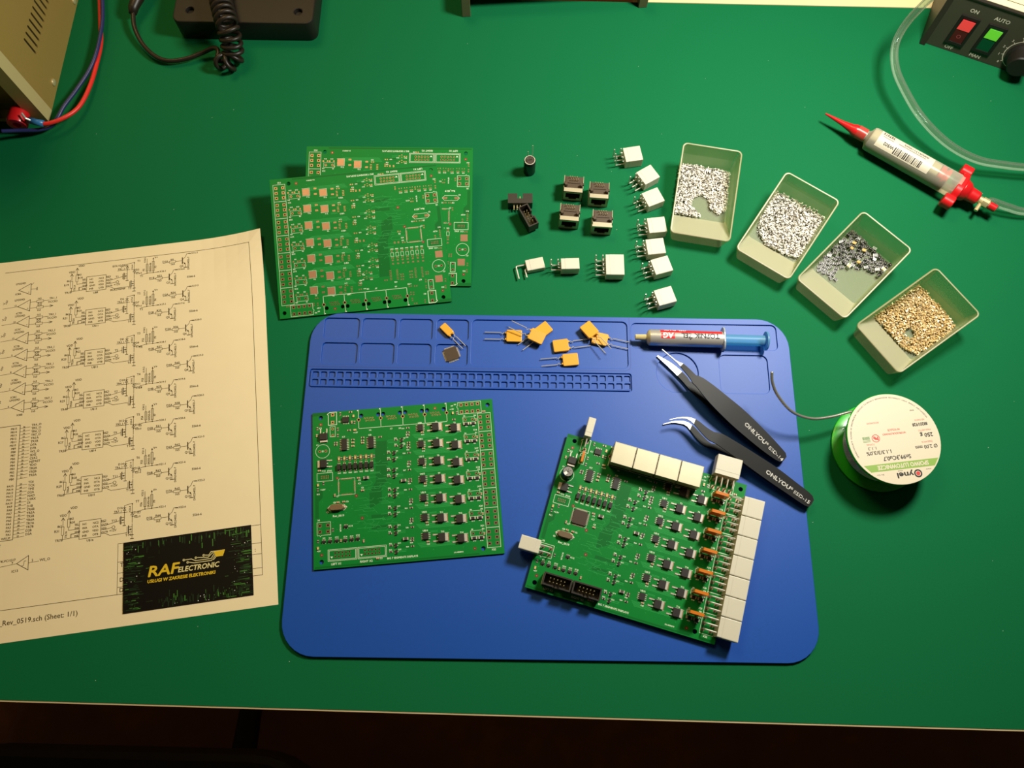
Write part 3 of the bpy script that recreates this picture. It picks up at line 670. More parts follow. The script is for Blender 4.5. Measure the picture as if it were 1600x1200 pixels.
def LN(pts, wd=.32):
    out = [pts[0]]
    for a_, b_ in zip(pts, pts[1:]):
        k = max(1, int(hypot(b_[0]-a_[0], b_[1]-a_[1])/6))
        out += [(a_[0]+(b_[0]-a_[0])*i/k, a_[1]+(b_[1]-a_[1])*i/k) for i in range(1, k+1)]
    m.line(out, wd, z0, K)
def TX(s_, x, y, h=1.75, rot=0, al='L', bold=.05): m.text(s_, x, y, h, z0, K, rot, bold=bold, al=al)
def zig(x, y, w_, h_): m.rect(x-w_/2, y-h_/2, x+w_/2, y+h_/2, .3, z0, K)
LN([(-206, 287.4), (-10.2, 287.2), (-10.2, 22), (-420, 22.6)], .35)
for y in (57.8, 44.8, 37.0, 27.1): LN([(-112.3, y if y > 57 else y), (-10.2, y)], .3)
LN([(-112.3, 57.8), (-112.3, 22.3)], .3)
TX('TITLE:', -110.5, 41.2, 3); TX('Document Number:', -110.5, 30.8, 3); TX('Date: 20.06.2019', -110.5, 23.6, 3); TX(':', -15, 39, 3)
TX('_Rev_0519.sch (Sheet: 1/1)', -193.5, 11.8, 3.6, 0, 'L', .04)
BLK = [(-141.3, 275.3), (-141.1, 246.2), (-140.7, 211.4), (-140.4, 177.2), (-140.3, 144.5), (-140.1, 110.9), (-140.2, 77.9)]
for i, (x, y) in enumerate(BLK):
    n = i+1
    m.rect(x, y-13, x+15.4, y, .35, z0, K)
    for t, yy in (('NC', 3.2), ('INA', 6), ('GND', 8.8), ('INB', 11.6)): TX(t, x+2.3, y-yy, 1.5)
    for t, yy in (('NC2', 3.2), ('OTA', 6), ('VDD', 8.8), ('OTB', 11.6)): TX(t, x+13.6, y-yy, 1.5, 0, 'R')
    TX('U$%d' % (10+i if i else 8), x+5.6, y-15.4, 1.6)
    for k in range(4):
        LN([(x-3, y-2.7-2.8*k), (x, y-2.7-2.8*k)]); LN([(x+15.4, y-2.7-2.8*k), (x+18.4, y-2.7-2.8*k)])
        TX(('NC', 'INA', 'GND', 'INB')[k], x-3.2, y-2.4-2.8*k, 1.3); TX(('NC2', 'OUTA', 'VDD', 'OUTB')[k], x+15.7, y-2.4-2.8*k, 1.3)
    zig(x-11.8, y-5.4, 1.7, 6); zig(x-7.7, y-.2, 1.7, 6)
    TX('R%d' % (19+2*i), x-17.6, y-6, 1.75); TX('8k2', x-15.6, y-2.6, 1.6); TX('R%d' % (18+2*i), x-6.6, y-.8, 1.6); TX('8k2', x-7.2, y+2.1, 1.5)
    for ax, ay in ((-11.8, 4.2), (-7.7, 9)):
        LN([(x+ax, y+ay-6.4), (x+ax, y+ay)]); LN([(x+ax-1.1, y+ay-2), (x+ax, y+ay), (x+ax+1.1, y+ay-2)], .4); TX('VDD', x+ax-(2.5 if ax < -9 else -.8), y+ay+.8, 1.75)
    LN([(x-11.8, y-8.4), (x-11.8, y-11.6), (x-3, y-11.1)]); LN([(x-7.7, y-3.2), (x-7.7, y-5.5), (x-3, y-5.5)])
    TX('TR%dB' % n, x-17, y-12.8, 1.75); TX('TR%dA' % n, x-8.6, y-11, 1.6, 90); LN([(x-5.8, y-11), (x-5.8, y-8.6), (x-3.2, y-8.4)], .5)
    # output stage
    for mx, my in ((31, -3.3), (36.6, -10.8)):
        LN([(x+mx-2.4, y+my-2.2), (x+mx-2.4, y+my+2.2)], .35)
        for q_ in (-1.9, 0, 1.9): LN([(x+mx-1.4, y+my+q_-.75), (x+mx-1.4, y+my+q_+.75)], .7); LN([(x+mx-1.4, y+my+q_), (x+mx+1.1, y+my+q_)], .35)
        LN([(x+mx+1.1, y+my-4), (x+mx+1.1, y+my+4)], .35); m.poly([(x+mx-1, y+my), (x+mx+.4, y+my+.8), (x+mx+.4, y+my-.8)], z0, K); LN([(x+mx+.2, y+my-4.1), (x+mx+2, y+my-4.1)], .5)
    TX('T%d' % (2*i+1), x+23, y-3.8, 1.75); TX('T%d' % (2*i+2), x+33, y-15.4, 1.75); TX('IRLR2705PBF' if i == 0 else '', x+19, y-15, 1.6)
    LN([(x+18.4, y-5.5), (x+28.6, y-3.4)]); LN([(x+18.4, y-11.1), (x+22, y-13.2), (x+34.2, y-12.9)])
    m.ring(x+24.4, y-7.6, .9, 1.25, z0, K, 12); TX('+12V', x+21.6, y-10.6, 1.7); LN([(x+18.4, y-8.3), (x+23.4, y-7.6)])
    LN([(x+32.1, y+.7), (x+32.1, y+7.2), (x+38, y+8.2)]); LN([(x+37.7, y-6), (x+37.7, y+8)]); LN([(x+37.7, y-14), (x+37.7, y-17.6)]); LN([(x+36.6, y-17.6), (x+38.8, y-17.6)], .5)
    for dx, dy in ((32.1, 4.6), (37.7, .6)): LN([(x+dx-1.1, y+dy+1), (x+dx+1.1, y+dy+1)], .35); LN([(x+dx-1.1, y+dy-1), (x+dx+1.1, y+dy-1), (x+dx, y+dy+.9), (x+dx-1.1, y+dy-1)], .3)
    for dx, dy in ((32.1, 2.2), (37.7, 7.6), (37.7, -1.5)): m.ring(x+dx, y+dy, 0, .45, z0, K, 8)
    TX('D%d' % (4+2*i if i else 11), x+27, y+5, 1.65); TX('D%d' % (5+2*i if i else 3), x+39, y+.4, 1.65); TX('TR%d_I' % n, x+24.6, y+2.6, 1.6); LN([(x+24.4, y+2.2), (x+34.2, y+2.2)])
    TX('T%d' % n, x+40, y+8.2, 1.75); TX('EOL1G-DIO' if i == 0 else '', x+20.5, y+6, 1.6); TX('X%d-4' % (16+i), x+36.6, y+1.6, 1.35, 90); TX('X%d-5' % (16+i), x+39, y-2.8, 1.35); LN([(x+37.7, y-1.5), (x+41, y-1.2)], .4)
    # output terminals with fuse
    fy = [272.3, 243, 210.6, 177.4, 146.8, 112.5, 80.5][i]
    LN([(-98, fy-.8), (-93.4, fy), (-84.2, fy-.1)]); LN([(-93.4, fy), (-93.4, fy+13)]); LN([(-88.5, fy), (-88.5, fy+12)])
    zig(-93.4, fy+5, 1.6, 6.4); zig(-88.5, fy+5.8, 1.6, 8.6); m.poly([(-89.2, fy+12), (-87.8, fy+12), (-88.5, fy+13.6)], z0, K)
    for dx in (-93.4, -88.5): m.ring(dx, fy, 0, .5, z0, K, 8)
    TX('V+', -87.6, fy+12.6, 1.7); TX('X%d-2' % (16+i), -94.6, fy+9.6, 1.4, 90); TX('FS%d' % i if i else 'FS', -95.4, fy+2.4, 1.6, 90); TX('SR050-06', -90.2, fy+1, 1.5, 90); TX('F%d' % (3+i), -86, fy+4, 1.5, 90)
    TX('T%d' % n, -99, fy-2.8, 1.75); TX('X%d-1' % (16+i), -83.4, fy-.6, 1.5); LN([(-85.4, fy), (-84, fy)], .6)
    # two drive transistors
    for qx, qy, rn, qn, dn, tn in ([(-65.2, 279.8), (-65, 250.2), (-63, 220.2), (-62, 189.8), (-62, 156.9), (-62.1, 124), (-62.3, 90.6)][i]+(('R9', 'R54', 'R56', 'R60', 'R58', 'R62', 'R65')[i], 'Q%d' % (2+2*i), 'D%dA' % n, 'X%d-3' % (16+i)),
                                   [(-75.8, 266.5), (-76.1, 236.1), (-75.8, 205), (-76, 172), (-76.2, 140.5), (-76.2, 106.1), (-76.2, 72.5)][i]+(('R53', 'R55', 'R57', 'R59', 'R61', 'R63', 'R64')[i], 'Q%d' % (3+2*i), 'D%dB' % n, 'X%d-6' % (16+i))):
        LN([(qx, qy-2.6), (qx, qy+2.6)], .75); LN([(qx, qy+1), (qx+2.4, qy+3.2), (qx+3.6, qy+6), (qx+6.6, qy+5.8)]); LN([(qx+5, qy+5.9), (qx+6.6, qy+5.8)], .7)
        LN([(qx, qy-1), (qx+2.4, qy-3.2), (qx+2.4, qy-6)]); m.poly([(qx+2.6, qy-3.4), (qx+1, qy-3), (qx+1.9, qy-1.8)], z0, K); LN([(qx+1.2, qy-6.2), (qx+3.6, qy-6.2)], .55)
        zig(qx-8, qy, 5, 1.7); LN([(qx-5.5, qy), (qx, qy)]); LN([(qx-10.5, qy), (qx-15.6, qy-.4)])
        TX(rn, qx-9.4, qy+1.2, 1.7); TX('1k5', qx-9, qy-2.9, 1.7); TX(dn, qx-15.8, qy+.2, 1.7); TX(qn, qx-2.2, qy-5.6, 1.7); TX(tn, qx+7.2, qy+5.2, 1.5)
        TX('DMG3402L-7', qx+5.4, qy-8.4, 1.5, 90)
    TX('5566-6', [-61.6, -60, -60, -60.2, -58.8, -59.2, -58.9][i], [264, 233.4, 202.8, 170, 138, 105, 70.6][i], 1.7)
AMP = [270.5, 256.2, 242.1, 228.1, 213.9, 199.9, 186, 172]
for i, y in enumerate(AMP):
    LN([(-194.6, y), (-185, y+4.9), (-185, y-4.9), (-194.6, y)], .42)
    TX('LM339D', -197 if i < 2 else -196, y+5, 1.65); TX('-', -187, y+1.6, 1.4); TX('+', -187, y-3.2, 1.4)
    if i == 0: LN([(-185, y+3.4), (-183, y+5.2)]); LN([(-185, y-.2), (-180.4, y-.4)]); LN([(-180.2, y-1.4), (-180.2, y+.8)], .6); TX('IC8A', -197, y-4, 1.6); continue
    if i > 1: TX('IC%s' % ('7D', '7C', '7B', '7A', '8D', '8C')[i-2], -195.4, y+7.4, 1.6)
    LN([(-194.6, y), (-206, y-.6)], .28); TX('+5V', -203, y+3, 1.6, 78); LN([(-206, y+4.6), (-204.6, y+4), (-206, y+3.2)], .3); TX(str(13-i if i > 3 else 12+i), -197, y+.4, 1.4)
    for dy in (2.6, -2.6):
        zig(-177.2, y+dy, 5.2, 1.8); LN([(-185, y+dy), (-179.8, y+dy)]); LN([(-174.6, y+dy), (-170.2, y+dy)])
    TX('1k5', -179, y+4.2, 1.6); TX('R%d' % (31+2*i), -179, y+.1, 1.6); TX('R%d' % (30+2*i), -179, y-1.6, 1.5); TX('1k5', -179, y-5.8, 1.6)
    TX('TR%d_I' % i, -170, y+3.2, 1.7); TX('VCCIO', -171, y+.2, 1.75); LN([(-169.4, y-1.7), (-167, y-2.6), (-169.4, y-3.5)], .35); LN([(-170.2, y-2.6), (-167, y-2.6)])
TX('IC8B', -190, 164.6, 1.6)
LN([(-232, 157), (-186.8, 157.2), (-187.4, 71), (-232, 71)], .4)
PBL = ['PB15', 'PB14', 'PB13', 'PB12', 'PB11', 'PB10', 'PB9', 'PB8', 'PB7', 'PB6', 'PB5', 'PB4', 'PB3', 'PB2', 'PB1', 'PB0']
PBN = ['TR4_O', 'TR5_O', 'TR6_O', 'TR7_O', 'TR1A', 'TR1B', 'D7A', 'D7B', 'WS_O', 'SDI2', 'CLK2', 'NJTRST', 'TDO', 'TR2A', 'TR2B', 'TR3A']
PAL = ['PA15', 'PA14', 'PA13', 'PA12', 'PA11', 'PA10', 'PA9', 'PA8', 'PA7', 'PA6', 'PA5', 'PA4', 'PA3', 'PA2', 'PA1', 'WKUP']
PAN = ['TDI', 'TCK', 'TMS', 'D2A', 'NAD', 'U1RX', 'DI', 'D1B', 'TR4B', 'TR5A', 'TR5B', 'TR6A', 'TR7A', 'TR7B', 'D2B', 'D3A']
for L_, N_, y0, st in ((PBL, PBN, 155.4, 2.59), (PAL, PAN, 111.4, 2.55)):
    for k, (a_, b_) in enumerate(zip(L_, N_)):
        y = y0-st*k; TX(a_, -189.2, y-1.4, 1.6, 0, 'R'); LN([(-187, y-1), (-179.5, y-.6)], .26); TX(str(36-k if y0 > 150 else 50-k), -184.6, y-.6, 1.25); TX(b_, -178.4, y-.2, 1.75)
TX('RBT', -200, 66.6, 2)
LN([(-183.5, 53.5), (-175.4, 58.2), (-175.2, 48), (-183.5, 53.5)], .42); LN([(-183.5, 53.5), (-215, 51)], .28); LN([(-175.3, 53), (-168, 53.2)], .28)
TX('74LVC1G17', -196, 55.6, 1.7); TX('4', -187, 53.9, 1.5); TX('2', -173, 53.7, 1.7); TX('WS_O', -167.4, 53, 1.9); TX('IC13', -186.6, 47.6, 1.75)
LN([(-179.6, 51.6), (-178.6, 51.6), (-178.2, 54.6), (-177, 54.6)], .3)
m.map(lambda x, y, z: (x, y, (pz(x, y)+z-.05) if z > .06 else z), base_n)
o = m.build('schematic_sheet', ['paper', 'ink'], None, (PO.x, PO.y, 0), (0, 0, PY))
tag(o, 'large sheet of paper printed with a circuit drawing, left of the blue mat', 'paper')
# card
cd = MB(); cd.bx(0, 91, 0, 49.6, 0, .45, 0)
q = random.Random(5)
def cline(pts, wd, mm): cd.line(pts, wd, .45+q.uniform(.01, .03), mm)
for k in range(90):
    x = abs(q.gauss(0, 6.5)); x = min(x, 20); y = q.uniform(1, 48); L = q.uniform(1, 7)
    cline([(x, y), (min(x+L, 22), y)], q.uniform(.15, .6), q.choice((1, 2, 2, 2)))
    x = 91-min(abs(q.gauss(0, 7)), 22); y = q.uniform(1, 48)
    cline([(max(x-L, 66), y), (min(x+.5, 90.5), y)], q.uniform(.15, .6), q.choice((1, 2, 2, 2)))
for k in range(70):
    x = q.uniform(1, 90); y = 49-min(abs(q.gauss(0, 3.2)), 10); cline([(x, max(y-q.uniform(1, 5), 35)), (x, y)], q.uniform(.15, .8), q.choice((1, 2, 2, 2)))
    x = q.uniform(25, 90); y = min(abs(q.gauss(0, 3.2)), 9); cline([(x, y+.6), (x, min(y+q.uniform(1, 5), 13))], q.uniform(.15, .8), q.choice((1, 2, 2, 2)))
for k in range(90):
    x, y = q.choice(((q.uniform(2, 12), q.uniform(2, 46)), (q.uniform(76, 89), q.uniform(3, 46)), (q.uniform(25, 88), q.uniform(1, 7))))
    cd.ring(x, y, 0, q.uniform(.15, .35), .49, q.choice((1, 1, 5)), 6)
zc = .50
n_ = len(cd.V)
cd.text('RAF', 17.6, 22.9, 7.6, zc, 3, 0, 20.6, .28, .22); cd.text('ELECTRONIC', 38.6, 23.2, 3.7, zc, 4, 0, 28.6, .14, .2)
cd.text('USŁUGI W ZAKRESIE ELEKTRONIKI', 17.0, 18.6, 2.3, zc, 3, 0, 47.5, .12, .15)
for pts in ([(43.5, 31.2), (48, 31.2), (51, 29.6), (62, 29.6), (64, 32.4), (71, 32.4)], [(46.2, 29.2), (50, 28.2), (62.4, 28.2), (65, 31.6), (70.6, 31.6)], [(52, 31.6), (60, 30.8), (63, 33.4), (71.2, 33.4)],
            [(57.6, 32.6), (60.4, 32.2), (62, 34.4), (71.6, 34.4)], [(64.4, 29.2), (65.6, 30.6), (70.2, 30.6)]):
    cd.line(pts, .5, zc, 4); cd.ring(pts[0][0]-.8, pts[0][1], .35, .85, zc, 4, 12)
cd.poly([(64, 34.2), (65.5, 30.4), (70.4, 30.4), (72, 34.6)], zc+.01, 3)
CDO = paper2w(-107.9, 8.4, .18)
o = cd.build('business_card', ['card_black', 'card_green', 'card_dark_green', 'card_yellow', 'card_cream', 'white_ink'], None, (CDO.x, CDO.y, .2), (0, 0, PY+R(.3)))
tag(o, 'black business card with green circuit pattern and yellow lettering, on the paper sheet', 'business card')

# ------------------------------------------------------------------ parts trays with chips
TW, TL = 49.0, 78.0
def rim_z(y): return 15+(y+39)/78*12
def tray_meshes():
    def loop(x0, y0, x1, y1, r, zf): return [(x, y, zf(y)) for x, y in rrect(x0, y0, x1, y1, r, 5)]
    L = [loop(-21, -36.5, 21, 35, 3, lambda y: 0), loop(-TW/2, -39, TW/2, 39, 4, rim_z), loop(-TW/2+.3, -38.7, TW/2-.3, 38.7, 4, lambda y: rim_z(y)+.5), loop(-TW/2+1.2, -37.9, TW/2-1.2, 37.8, 3.2, lambda y: rim_z(y)+.4),
         loop(-22.0, -14, 22.0, 36.6, 2.5, lambda y: 1.6)]
    n = len(L[0]); a = MB(); vs = [p for l in L for p in l]
    isf = lambda k: L[4][k][1] < -11 and L[4][(k+1) % n][1] < -11
    fs = []
    for i in range(4):
        for k in range(n):
            if i == 3 and isf(k): continue
            fs.append((i*n+k, i*n+(k+1) % n, (i+1)*n+(k+1) % n, (i+1)*n+k))
    fs += [tuple(range(n-1, -1, -1)), tuple(range(4*n, 5*n))]
    a.add(vs, fs)
    a.I = [1 if n <= k < 3*n else 2 if k >= len(fs)-2 else 0 for k in range(len(fs))]
    f = MB()
    ks = [k for k in range(n) if isf(k)]
    for k in ks:
        p, q_, r_, s_ = L[3][k], L[3][(k+1) % n], L[4][(k+1) % n], L[4][k]
        f.add([p, q_, r_, s_], [(0, 1, 2, 3)])
    f.add([(L[3][k][0], L[3][k][1], L[3][k][2]-.05) for k in ks]+[(-22, -36.3, 1.2), (22, -36.3, 1.2)], [])
    return a.mesh('tray_body', ['tray_clear', 'tray_rim', 'tray_floor'], 30), f.mesh('front_scoop', ['tray_frost'])
TB, TF = tray_meshes()
TRAYS = [(153.8, 344.5, -8.8), (217.3, 315.8, -33.3), (266.5, 282.3, -44.4), (310.0, 236.2, -54.1)]
TLAB = ['clear parts tray of silver chips beside the white connectors, furthest from the spool', 'clear parts tray filled edge to edge with silver chips, second nearest the white connectors',
        'clear parts tray holding black chips with a few tan ones', 'clear parts tray of gold coloured chips, nearest the solder spool']
for (x, y, a), lb in zip(TRAYS, TLAB):
    t = thing('parts_tray', lb, 'parts tray', (x, y, 0), R(a), 'clear trays of loose chips'); put('tray_body', TB, t); put('front_scoop', TF, t)
def inside(pt, poly):
    x, y = pt; c = False
    for i in range(len(poly)):
        (x0, y0), (x1, y1) = poly[i-1], poly[i]
        if (y0 > y) != (y1 > y) and x < (x1-x0)*(y-y0)/(y1-y0)+x0: c = not c
    return c
def tiny_chip(nm, L, W_, H, a, b_):
    c = MB(); c.box((0, 0, 0), (L*.56, W_, H), 0)
    for s_ in (-1, 1): c.box((s_*L*.39, 0, 0), (L*.22, W_, H), 1)
    return c.mesh(nm, [a, b_])
PILES = [
 (0, [(-21.6, 35), (20.9, 34.5), (21.2, -2.5), (15.3, -7.5), (8.1, -3.8), (5.2, 5.9), (-1, 8.2), (-6.6, 4.9), (-8.6, -3.5), (2.2, -13.6), (-21.4, -13)], 'ceramic_white', 'ceramic_dark', 'chip_tin', 'silver chip', 'tiny silver chip loose in the clear tray beside the white connectors', 1.55, .95, 3.4),
 (1, [(-23, 34.9), (-.7, 37), (22, 36), (22, 18.4), (22, -9.9), (9, -12.9), (-6.4, -13.6), (-18, -6), (-21.6, 6), (-22, 17.9)], 'ceramic_white', 'ceramic_dark', 'chip_tin', 'silver chip', 'tiny silver chip loose in the full tray, second from the white connectors', 1.55, .95, 4.2),
 (3, [(-22, 35), (-7.5, 35), (6.5, 35.6), (20.7, 33.5), (21.8, 25.3), (21.1, -7.9), (10.9, -13.2), (-22, -13.6), (-22, 6.5)], 'chip_gold', 'chip_gold_dark', 'chip_gilt', 'gold chip', 'tiny gold chip loose in the clear tray nearest the solder spool', 1.45, .9, 3.2)]
q = random.Random(21)
for ti, poly, ca, cb, ce, cat_, lab, L, W_, ph in PILES:
    tx, ty, ta = TRAYS[ti]; ta = R(ta)
    hole = lambda x, y: ti == 3 and hypot(x-4.1, y+1.2) < 4.3
    xs = [p[0] for p in poly]; ys = [p[1] for p in poly]
    def hgt(x, y):
        e = min(1, max(0, min(hypot(x-px, y-py) for px, py in poly)/9)); return 1.9+ph*(.25+.55*e)
    # individual chips on top of the heap
    pts = []; tries = 0
    while len(pts) < (300 if ti == 3 else 150) and tries < 30000:
        tries += 1
        p = (q.uniform(min(xs), max(xs)), q.uniform(min(ys), max(ys)))
        if inside(p, poly) and not hole(*p) and all((p[0]-a_)**2+(p[1]-b_)**2 > 2.1**2 for a_, b_ in pts): pts.append(p)
    mes = [tiny_chip('chip', L, W_, .6, ca, ce), tiny_chip('chip', L, W_, .6, cb, ce), tiny_chip('chip', L, W_, .55, ca, ca)]
    first = None
    for x, y in pts:
        me = q.choices(mes, (5, 3, 3))[0]
        wx, wy = tx+x*cos(ta)-y*sin(ta), ty+x*sin(ta)+y*cos(ta)
        c = bpy.data.objects.new(cat_.replace(' ', '_'), me) if first is None else first.copy()
        c.data = me; C.objects.link(c); first = first or c
        c.location = Vector((wx, wy, hgt(x, y)+1.0))*S
        c.rotation_euler = (q.uniform(-.35, .35), q.uniform(-.35, .35), q.uniform(0, 6.3))
        tag(c, lab, 'chip', cat_+'s in tray '+('one', 'two', 'three', 'four')[ti])
    hp = MB(); npt = 0
    while npt < 2600:
        x, y = q.uniform(min(xs), max(xs)), q.uniform(min(ys), max(ys))
        if not inside((x, y), poly) or hole(x, y): continue
        npt += 1; z = q.uniform(2.0, hgt(x, y)+.5)
        T = Matrix.Translation((x, y, z)) @ Matrix.Rotation(q.uniform(0, 6.3), 4, 'Z') @ Matrix.Rotation(q.uniform(-.6, .6), 4, 'X') @ Matrix.Rotation(q.uniform(-.6, .6), 4, 'Y')
        mm = q.choices((0, 1), (5, 3))[0]
        hp.box((0, 0, 0), (L*.6, W_, .6), mm, T)
        for s_ in (-1, 1): hp.box((s_*L*.4, 0, 0), (L*.2, W_, .6), 2, T)
    o = hp.build('chip_heap', [ca, cb, ce], None, (tx, ty, 0), (0, 0, ta)); o['kind'] = 'stuff'
    tag(o, 'heap of '+lab.replace('tiny ', '').replace('chip loose', 'chips'), 'chips')
# tray of larger black chips: every one a thing of its own
tx, ty, ta = TRAYS[2]; ta = R(ta)
poly = [(-21, 37), (-.5, 36.4), (21, 33), (19.9, 17.4), (9.1, 17.3), (3.6, 11.6), (-2.5, 8.1), (-6.8, -1.9), (0, -10.6), (-18.6, -12), (-21, -.3), (-21.4, 15.4)]
def cmark(nm, body, end):
    c = MB(); c.box((0, 0, 0), (2.6, 2.4, .9), 0)
    for s_ in (-1, 1): c.box((s_*1.45, 0, 0), (.3, 2.4, .94), 1)
    for k in (-.35, .35): c.quad(-.5, k-.1, .5, k+.1, .46, 2)
    return c.mesh(nm, [body, end, 'print_white'])
mat('chip_blue_black', (20, 21, 27), .35, spec=.6); mat('chip_end', (160, 158, 152), .4, metal=.3); mat('fuse_tan', (222, 170, 88), .45)
MB_B, MB_T = cmark('chip', 'chip_blue_black', 'chip_end'), cmark('chip', 'fuse_tan', 'tin_dull')
TAN = [(-12.1, 28.3), (-10.6, 22.2), (-2.4, 27.9), (1.2, 15.5), (-2.3, 7.4), (19.0, 25.2)]
pts = list(TAN); tries = 0
while len(pts) < 122 and tries < 60000:
    tries += 1
    p = (q.uniform(-22, 21), q.uniform(-12, 37))
    if inside(p, poly) and all((p[0]-a_)**2+(p[1]-b_)**2 > 2.6**2 for a_, b_ in pts): pts.append(p)
first = None
for i, (x, y) in enumerate(pts):
    tan = i < len(TAN)
    c = bpy.data.objects.new('chip', MB_B) if first is None else first.copy()
    c.name = 'tan_chip' if tan else 'black_chip'; c.data = MB_T if tan else MB_B; C.objects.link(c); first = first or c
    up = .0 if y < 4 else q.choice((0, 1.1, 2.0))
    c.location = Vector((tx+x*cos(ta)-y*sin(ta), ty+x*sin(ta)+y*cos(ta), 2.05+up+(1.2 if tan else 0)))*S
    big = up > 0 or tan
    c.rotation_euler = (q.uniform(-.35, .35) if big else 0, q.uniform(-.35, .35) if big else 0, q.gauss(ta+.4, .5))
    if tan: tag(c, 'small tan chip lying among the black chips in the third tray', 'chip', 'tan chips among the black ones')
    else: tag(c, 'small black chip with silver ends in the third tray', 'chip', 'black chips in the third tray')

# ------------------------------------------------------------------ loose connectors on the bench
CL = [(3, 989, 240, 11, 'white six pin connector at the far end of the column of seven'), (3, 1012.5, 272.5, 33, 'white six pin connector second from the far end of the column, turned most'),
      (3, 1020.5, 307.5, 25, 'white six pin connector third from the far end of the column of seven'), (3, 1026.5, 351, 8, 'white six pin connector touching the nearest corner of the first silver chip tray'),
      (3, 1024.5, 384.5, 8, 'white six pin connector fifth from the far end of the column, below the tray corner'), (3, 1034, 414, 18, 'white six pin connector second from the near end of the column of seven'),
      (3, 1039.5, 462, 18, 'white six pin connector at the near end of the column, closest to the blue mat'),
      (2, 891, 411.5, 3, 'white four pin connector between the two pin and the eight pin ones'), (4, 961, 413, 1, 'white eight pin connector with the longest housing, right of the four pin one')]
names = {2: 'four_pin_connector', 3: 'six_pin_connector', 4: 'eight_pin_connector'}
for n, px, py, yaw, lb in CL:
    c = P(px, py, 9.8); d = Vector((cos(R(yaw)), sin(R(yaw)), 0))*7.2
    t = thing(names[n], lb, 'connector', (c.x-d.x, c.y-d.y, 9.8), (pi, 0, R(yaw)), 'loose white connectors' if n == 3 else None)
    connector(n, t, None, None)
# two pin one lying on its side, its two bent pins flat on the bench
c = P(836, 412, 5.6); yaw = 14
t = thing('two_pin_connector', 'white two pin connector lying on its side with two long bent pins', 'connector', (c.x-7.2*cos(R(yaw))-4.9*sin(R(yaw))*-1, c.y-7.2*sin(R(yaw))-4.9*cos(R(yaw)), 2.8), Matrix(((cos(R(yaw)), 0, 0), (0, 1, 0), (0, 0, 1))).to_euler())
Rz_ = Matrix.Rotation(R(yaw), 3, 'Z'); t.rotation_euler = (Rz_ @ Matrix.Rotation(-pi/2, 3, 'X')).to_euler(); t.location.z = 2.85*S
put('housing', HM[1], t)
def big_pin(z, back, tail):
    m = MB(); m.tube([(1, 0, z), (-back+.9, 0, z), (-back+.25, 0, z-.25), (-back, 0, z-.9), (-back, 0, -tail)], .62, 8); return m.mesh('pin', ['tin'])
put('pin', big_pin(7.0, 8.1, 4.2), t); put('pin', big_pin(2.8, 1.6, 4.4), t)
# ------------------------------------------------------------------ loose network jacks, upside down, openings towards the viewer
for px, py, yaw, lb in ((896.5, 287.5, -4, 'silver network jack nearest the bare circuit boards, far left of the four'), (936.5, 297, -3, 'silver network jack in the far row, closer to the white connectors'),
                        (890.5, 331.5, -4, 'silver network jack in the near row, directly in front of the far left one'), (941.5, 341, -3, 'silver network jack nearest the viewer and to the right, standing a little apart')):
    c = P(px, py, 12.9); a = R(yaw)
    # flipped about x: local +y (opening) turns to -y
    t = thing('network_jack', lb, 'network jack', (c.x+sin(a)*7.8, c.y-cos(a)*7.8, 12.9), (pi, 0, a), 'loose network jacks')
    put('shield', JS, t); jack_parts(t)
# ------------------------------------------------------------------ loose shrouded headers
c = P(813, 312, 8)
t = thing('box_header', 'black ten pin header lying on its side with the notch facing away', 'header', (c.x, c.y-3.6, 4.45), (Matrix.Rotation(R(2), 3, 'Z') @ Matrix.Rotation(-pi/2, 3, 'X')).to_euler(), 'loose black headers')
put('shroud', HS, t); header_pins(t)
c = P(825.5, 336, 12)
t = thing('box_header', 'black ten pin header standing upright with its pins showing inside', 'header', (c.x, c.y, 3.1), (0, 0, R(118)), 'loose black headers')
put('shroud', HS, t); header_pins(t)
# ------------------------------------------------------------------ loose capacitor standing on its head
a_, t_, b_ = can_meshes(4.9, 16.5); c = P(827, 268, 0)
t = thing('electrolytic_capacitor', 'black cylindrical capacitor standing upside down with wire leads pointing up', 'capacitor', (c.x, c.y, 16.5), (pi, 0, .4))
put('sleeve', a_, t); put('can_top', t_, t); put('bung', b_, t)
rg = MB(); rg.rev([(3.9, .02), (4.5, .02), (4.5, -.1), (3.9, -.1)], 24, 0, None, False); rg.build('rim', 'tin', t)
for s_ in (-1, 1):
    l_ = MB(); l_.tube([(s_*2.0, 0, .6), (s_*2.2, .2, -6), (s_*2.0, 0, -(19 if s_ > 0 else 13))], .3, 6); l_.build('lead', 'tin', t)
# ------------------------------------------------------------------ yellow fuses and loose chip in the mat's trays
def fuse(nm, lb, px, py, yaw, z, small=False, tilt=(0, 0), cap='fuse'):
    c = P(px, py, z+1.5); k = 5.3 if small else 6.2
    e = (Matrix.Rotation(R(yaw), 3, 'Z') @ Matrix.Rotation(R(tilt[0]), 3, 'Y') @ Matrix.Rotation(R(tilt[1]), 3, 'X'))
    o = e @ Vector((k, 0, 0))
    t = thing(nm, lb, 'fuse', (c.x-o.x, c.y-o.y, z+1.55-o.z), e.to_euler(), None if small else 'loose yellow fuses')
    put('body', FUSES if small else FUSE, t, bevel=.5, seg=2)
    for l_ in (FLS if small else FL): put('lead', l_, t)
ZF = 1.3
fuse('resettable_fuse', 'yellow fuse furthest left in the wide tray, leads pointing left', 803.5, 525.5, 0, ZF)
fuse('resettable_fuse', 'yellow fuse underneath the overlapping left pair, leads pointing towards the viewer', 849, 516, 40, ZF)
fuse('resettable_fuse', 'yellow fuse lying on top of another one in the left pair', 839, 526, -24, ZF+3.6, tilt=(4, 0))
fuse('resettable_fuse', 'yellow fuse in the middle of the wide tray with leads pointing right', 876, 540.5, 189, ZF)
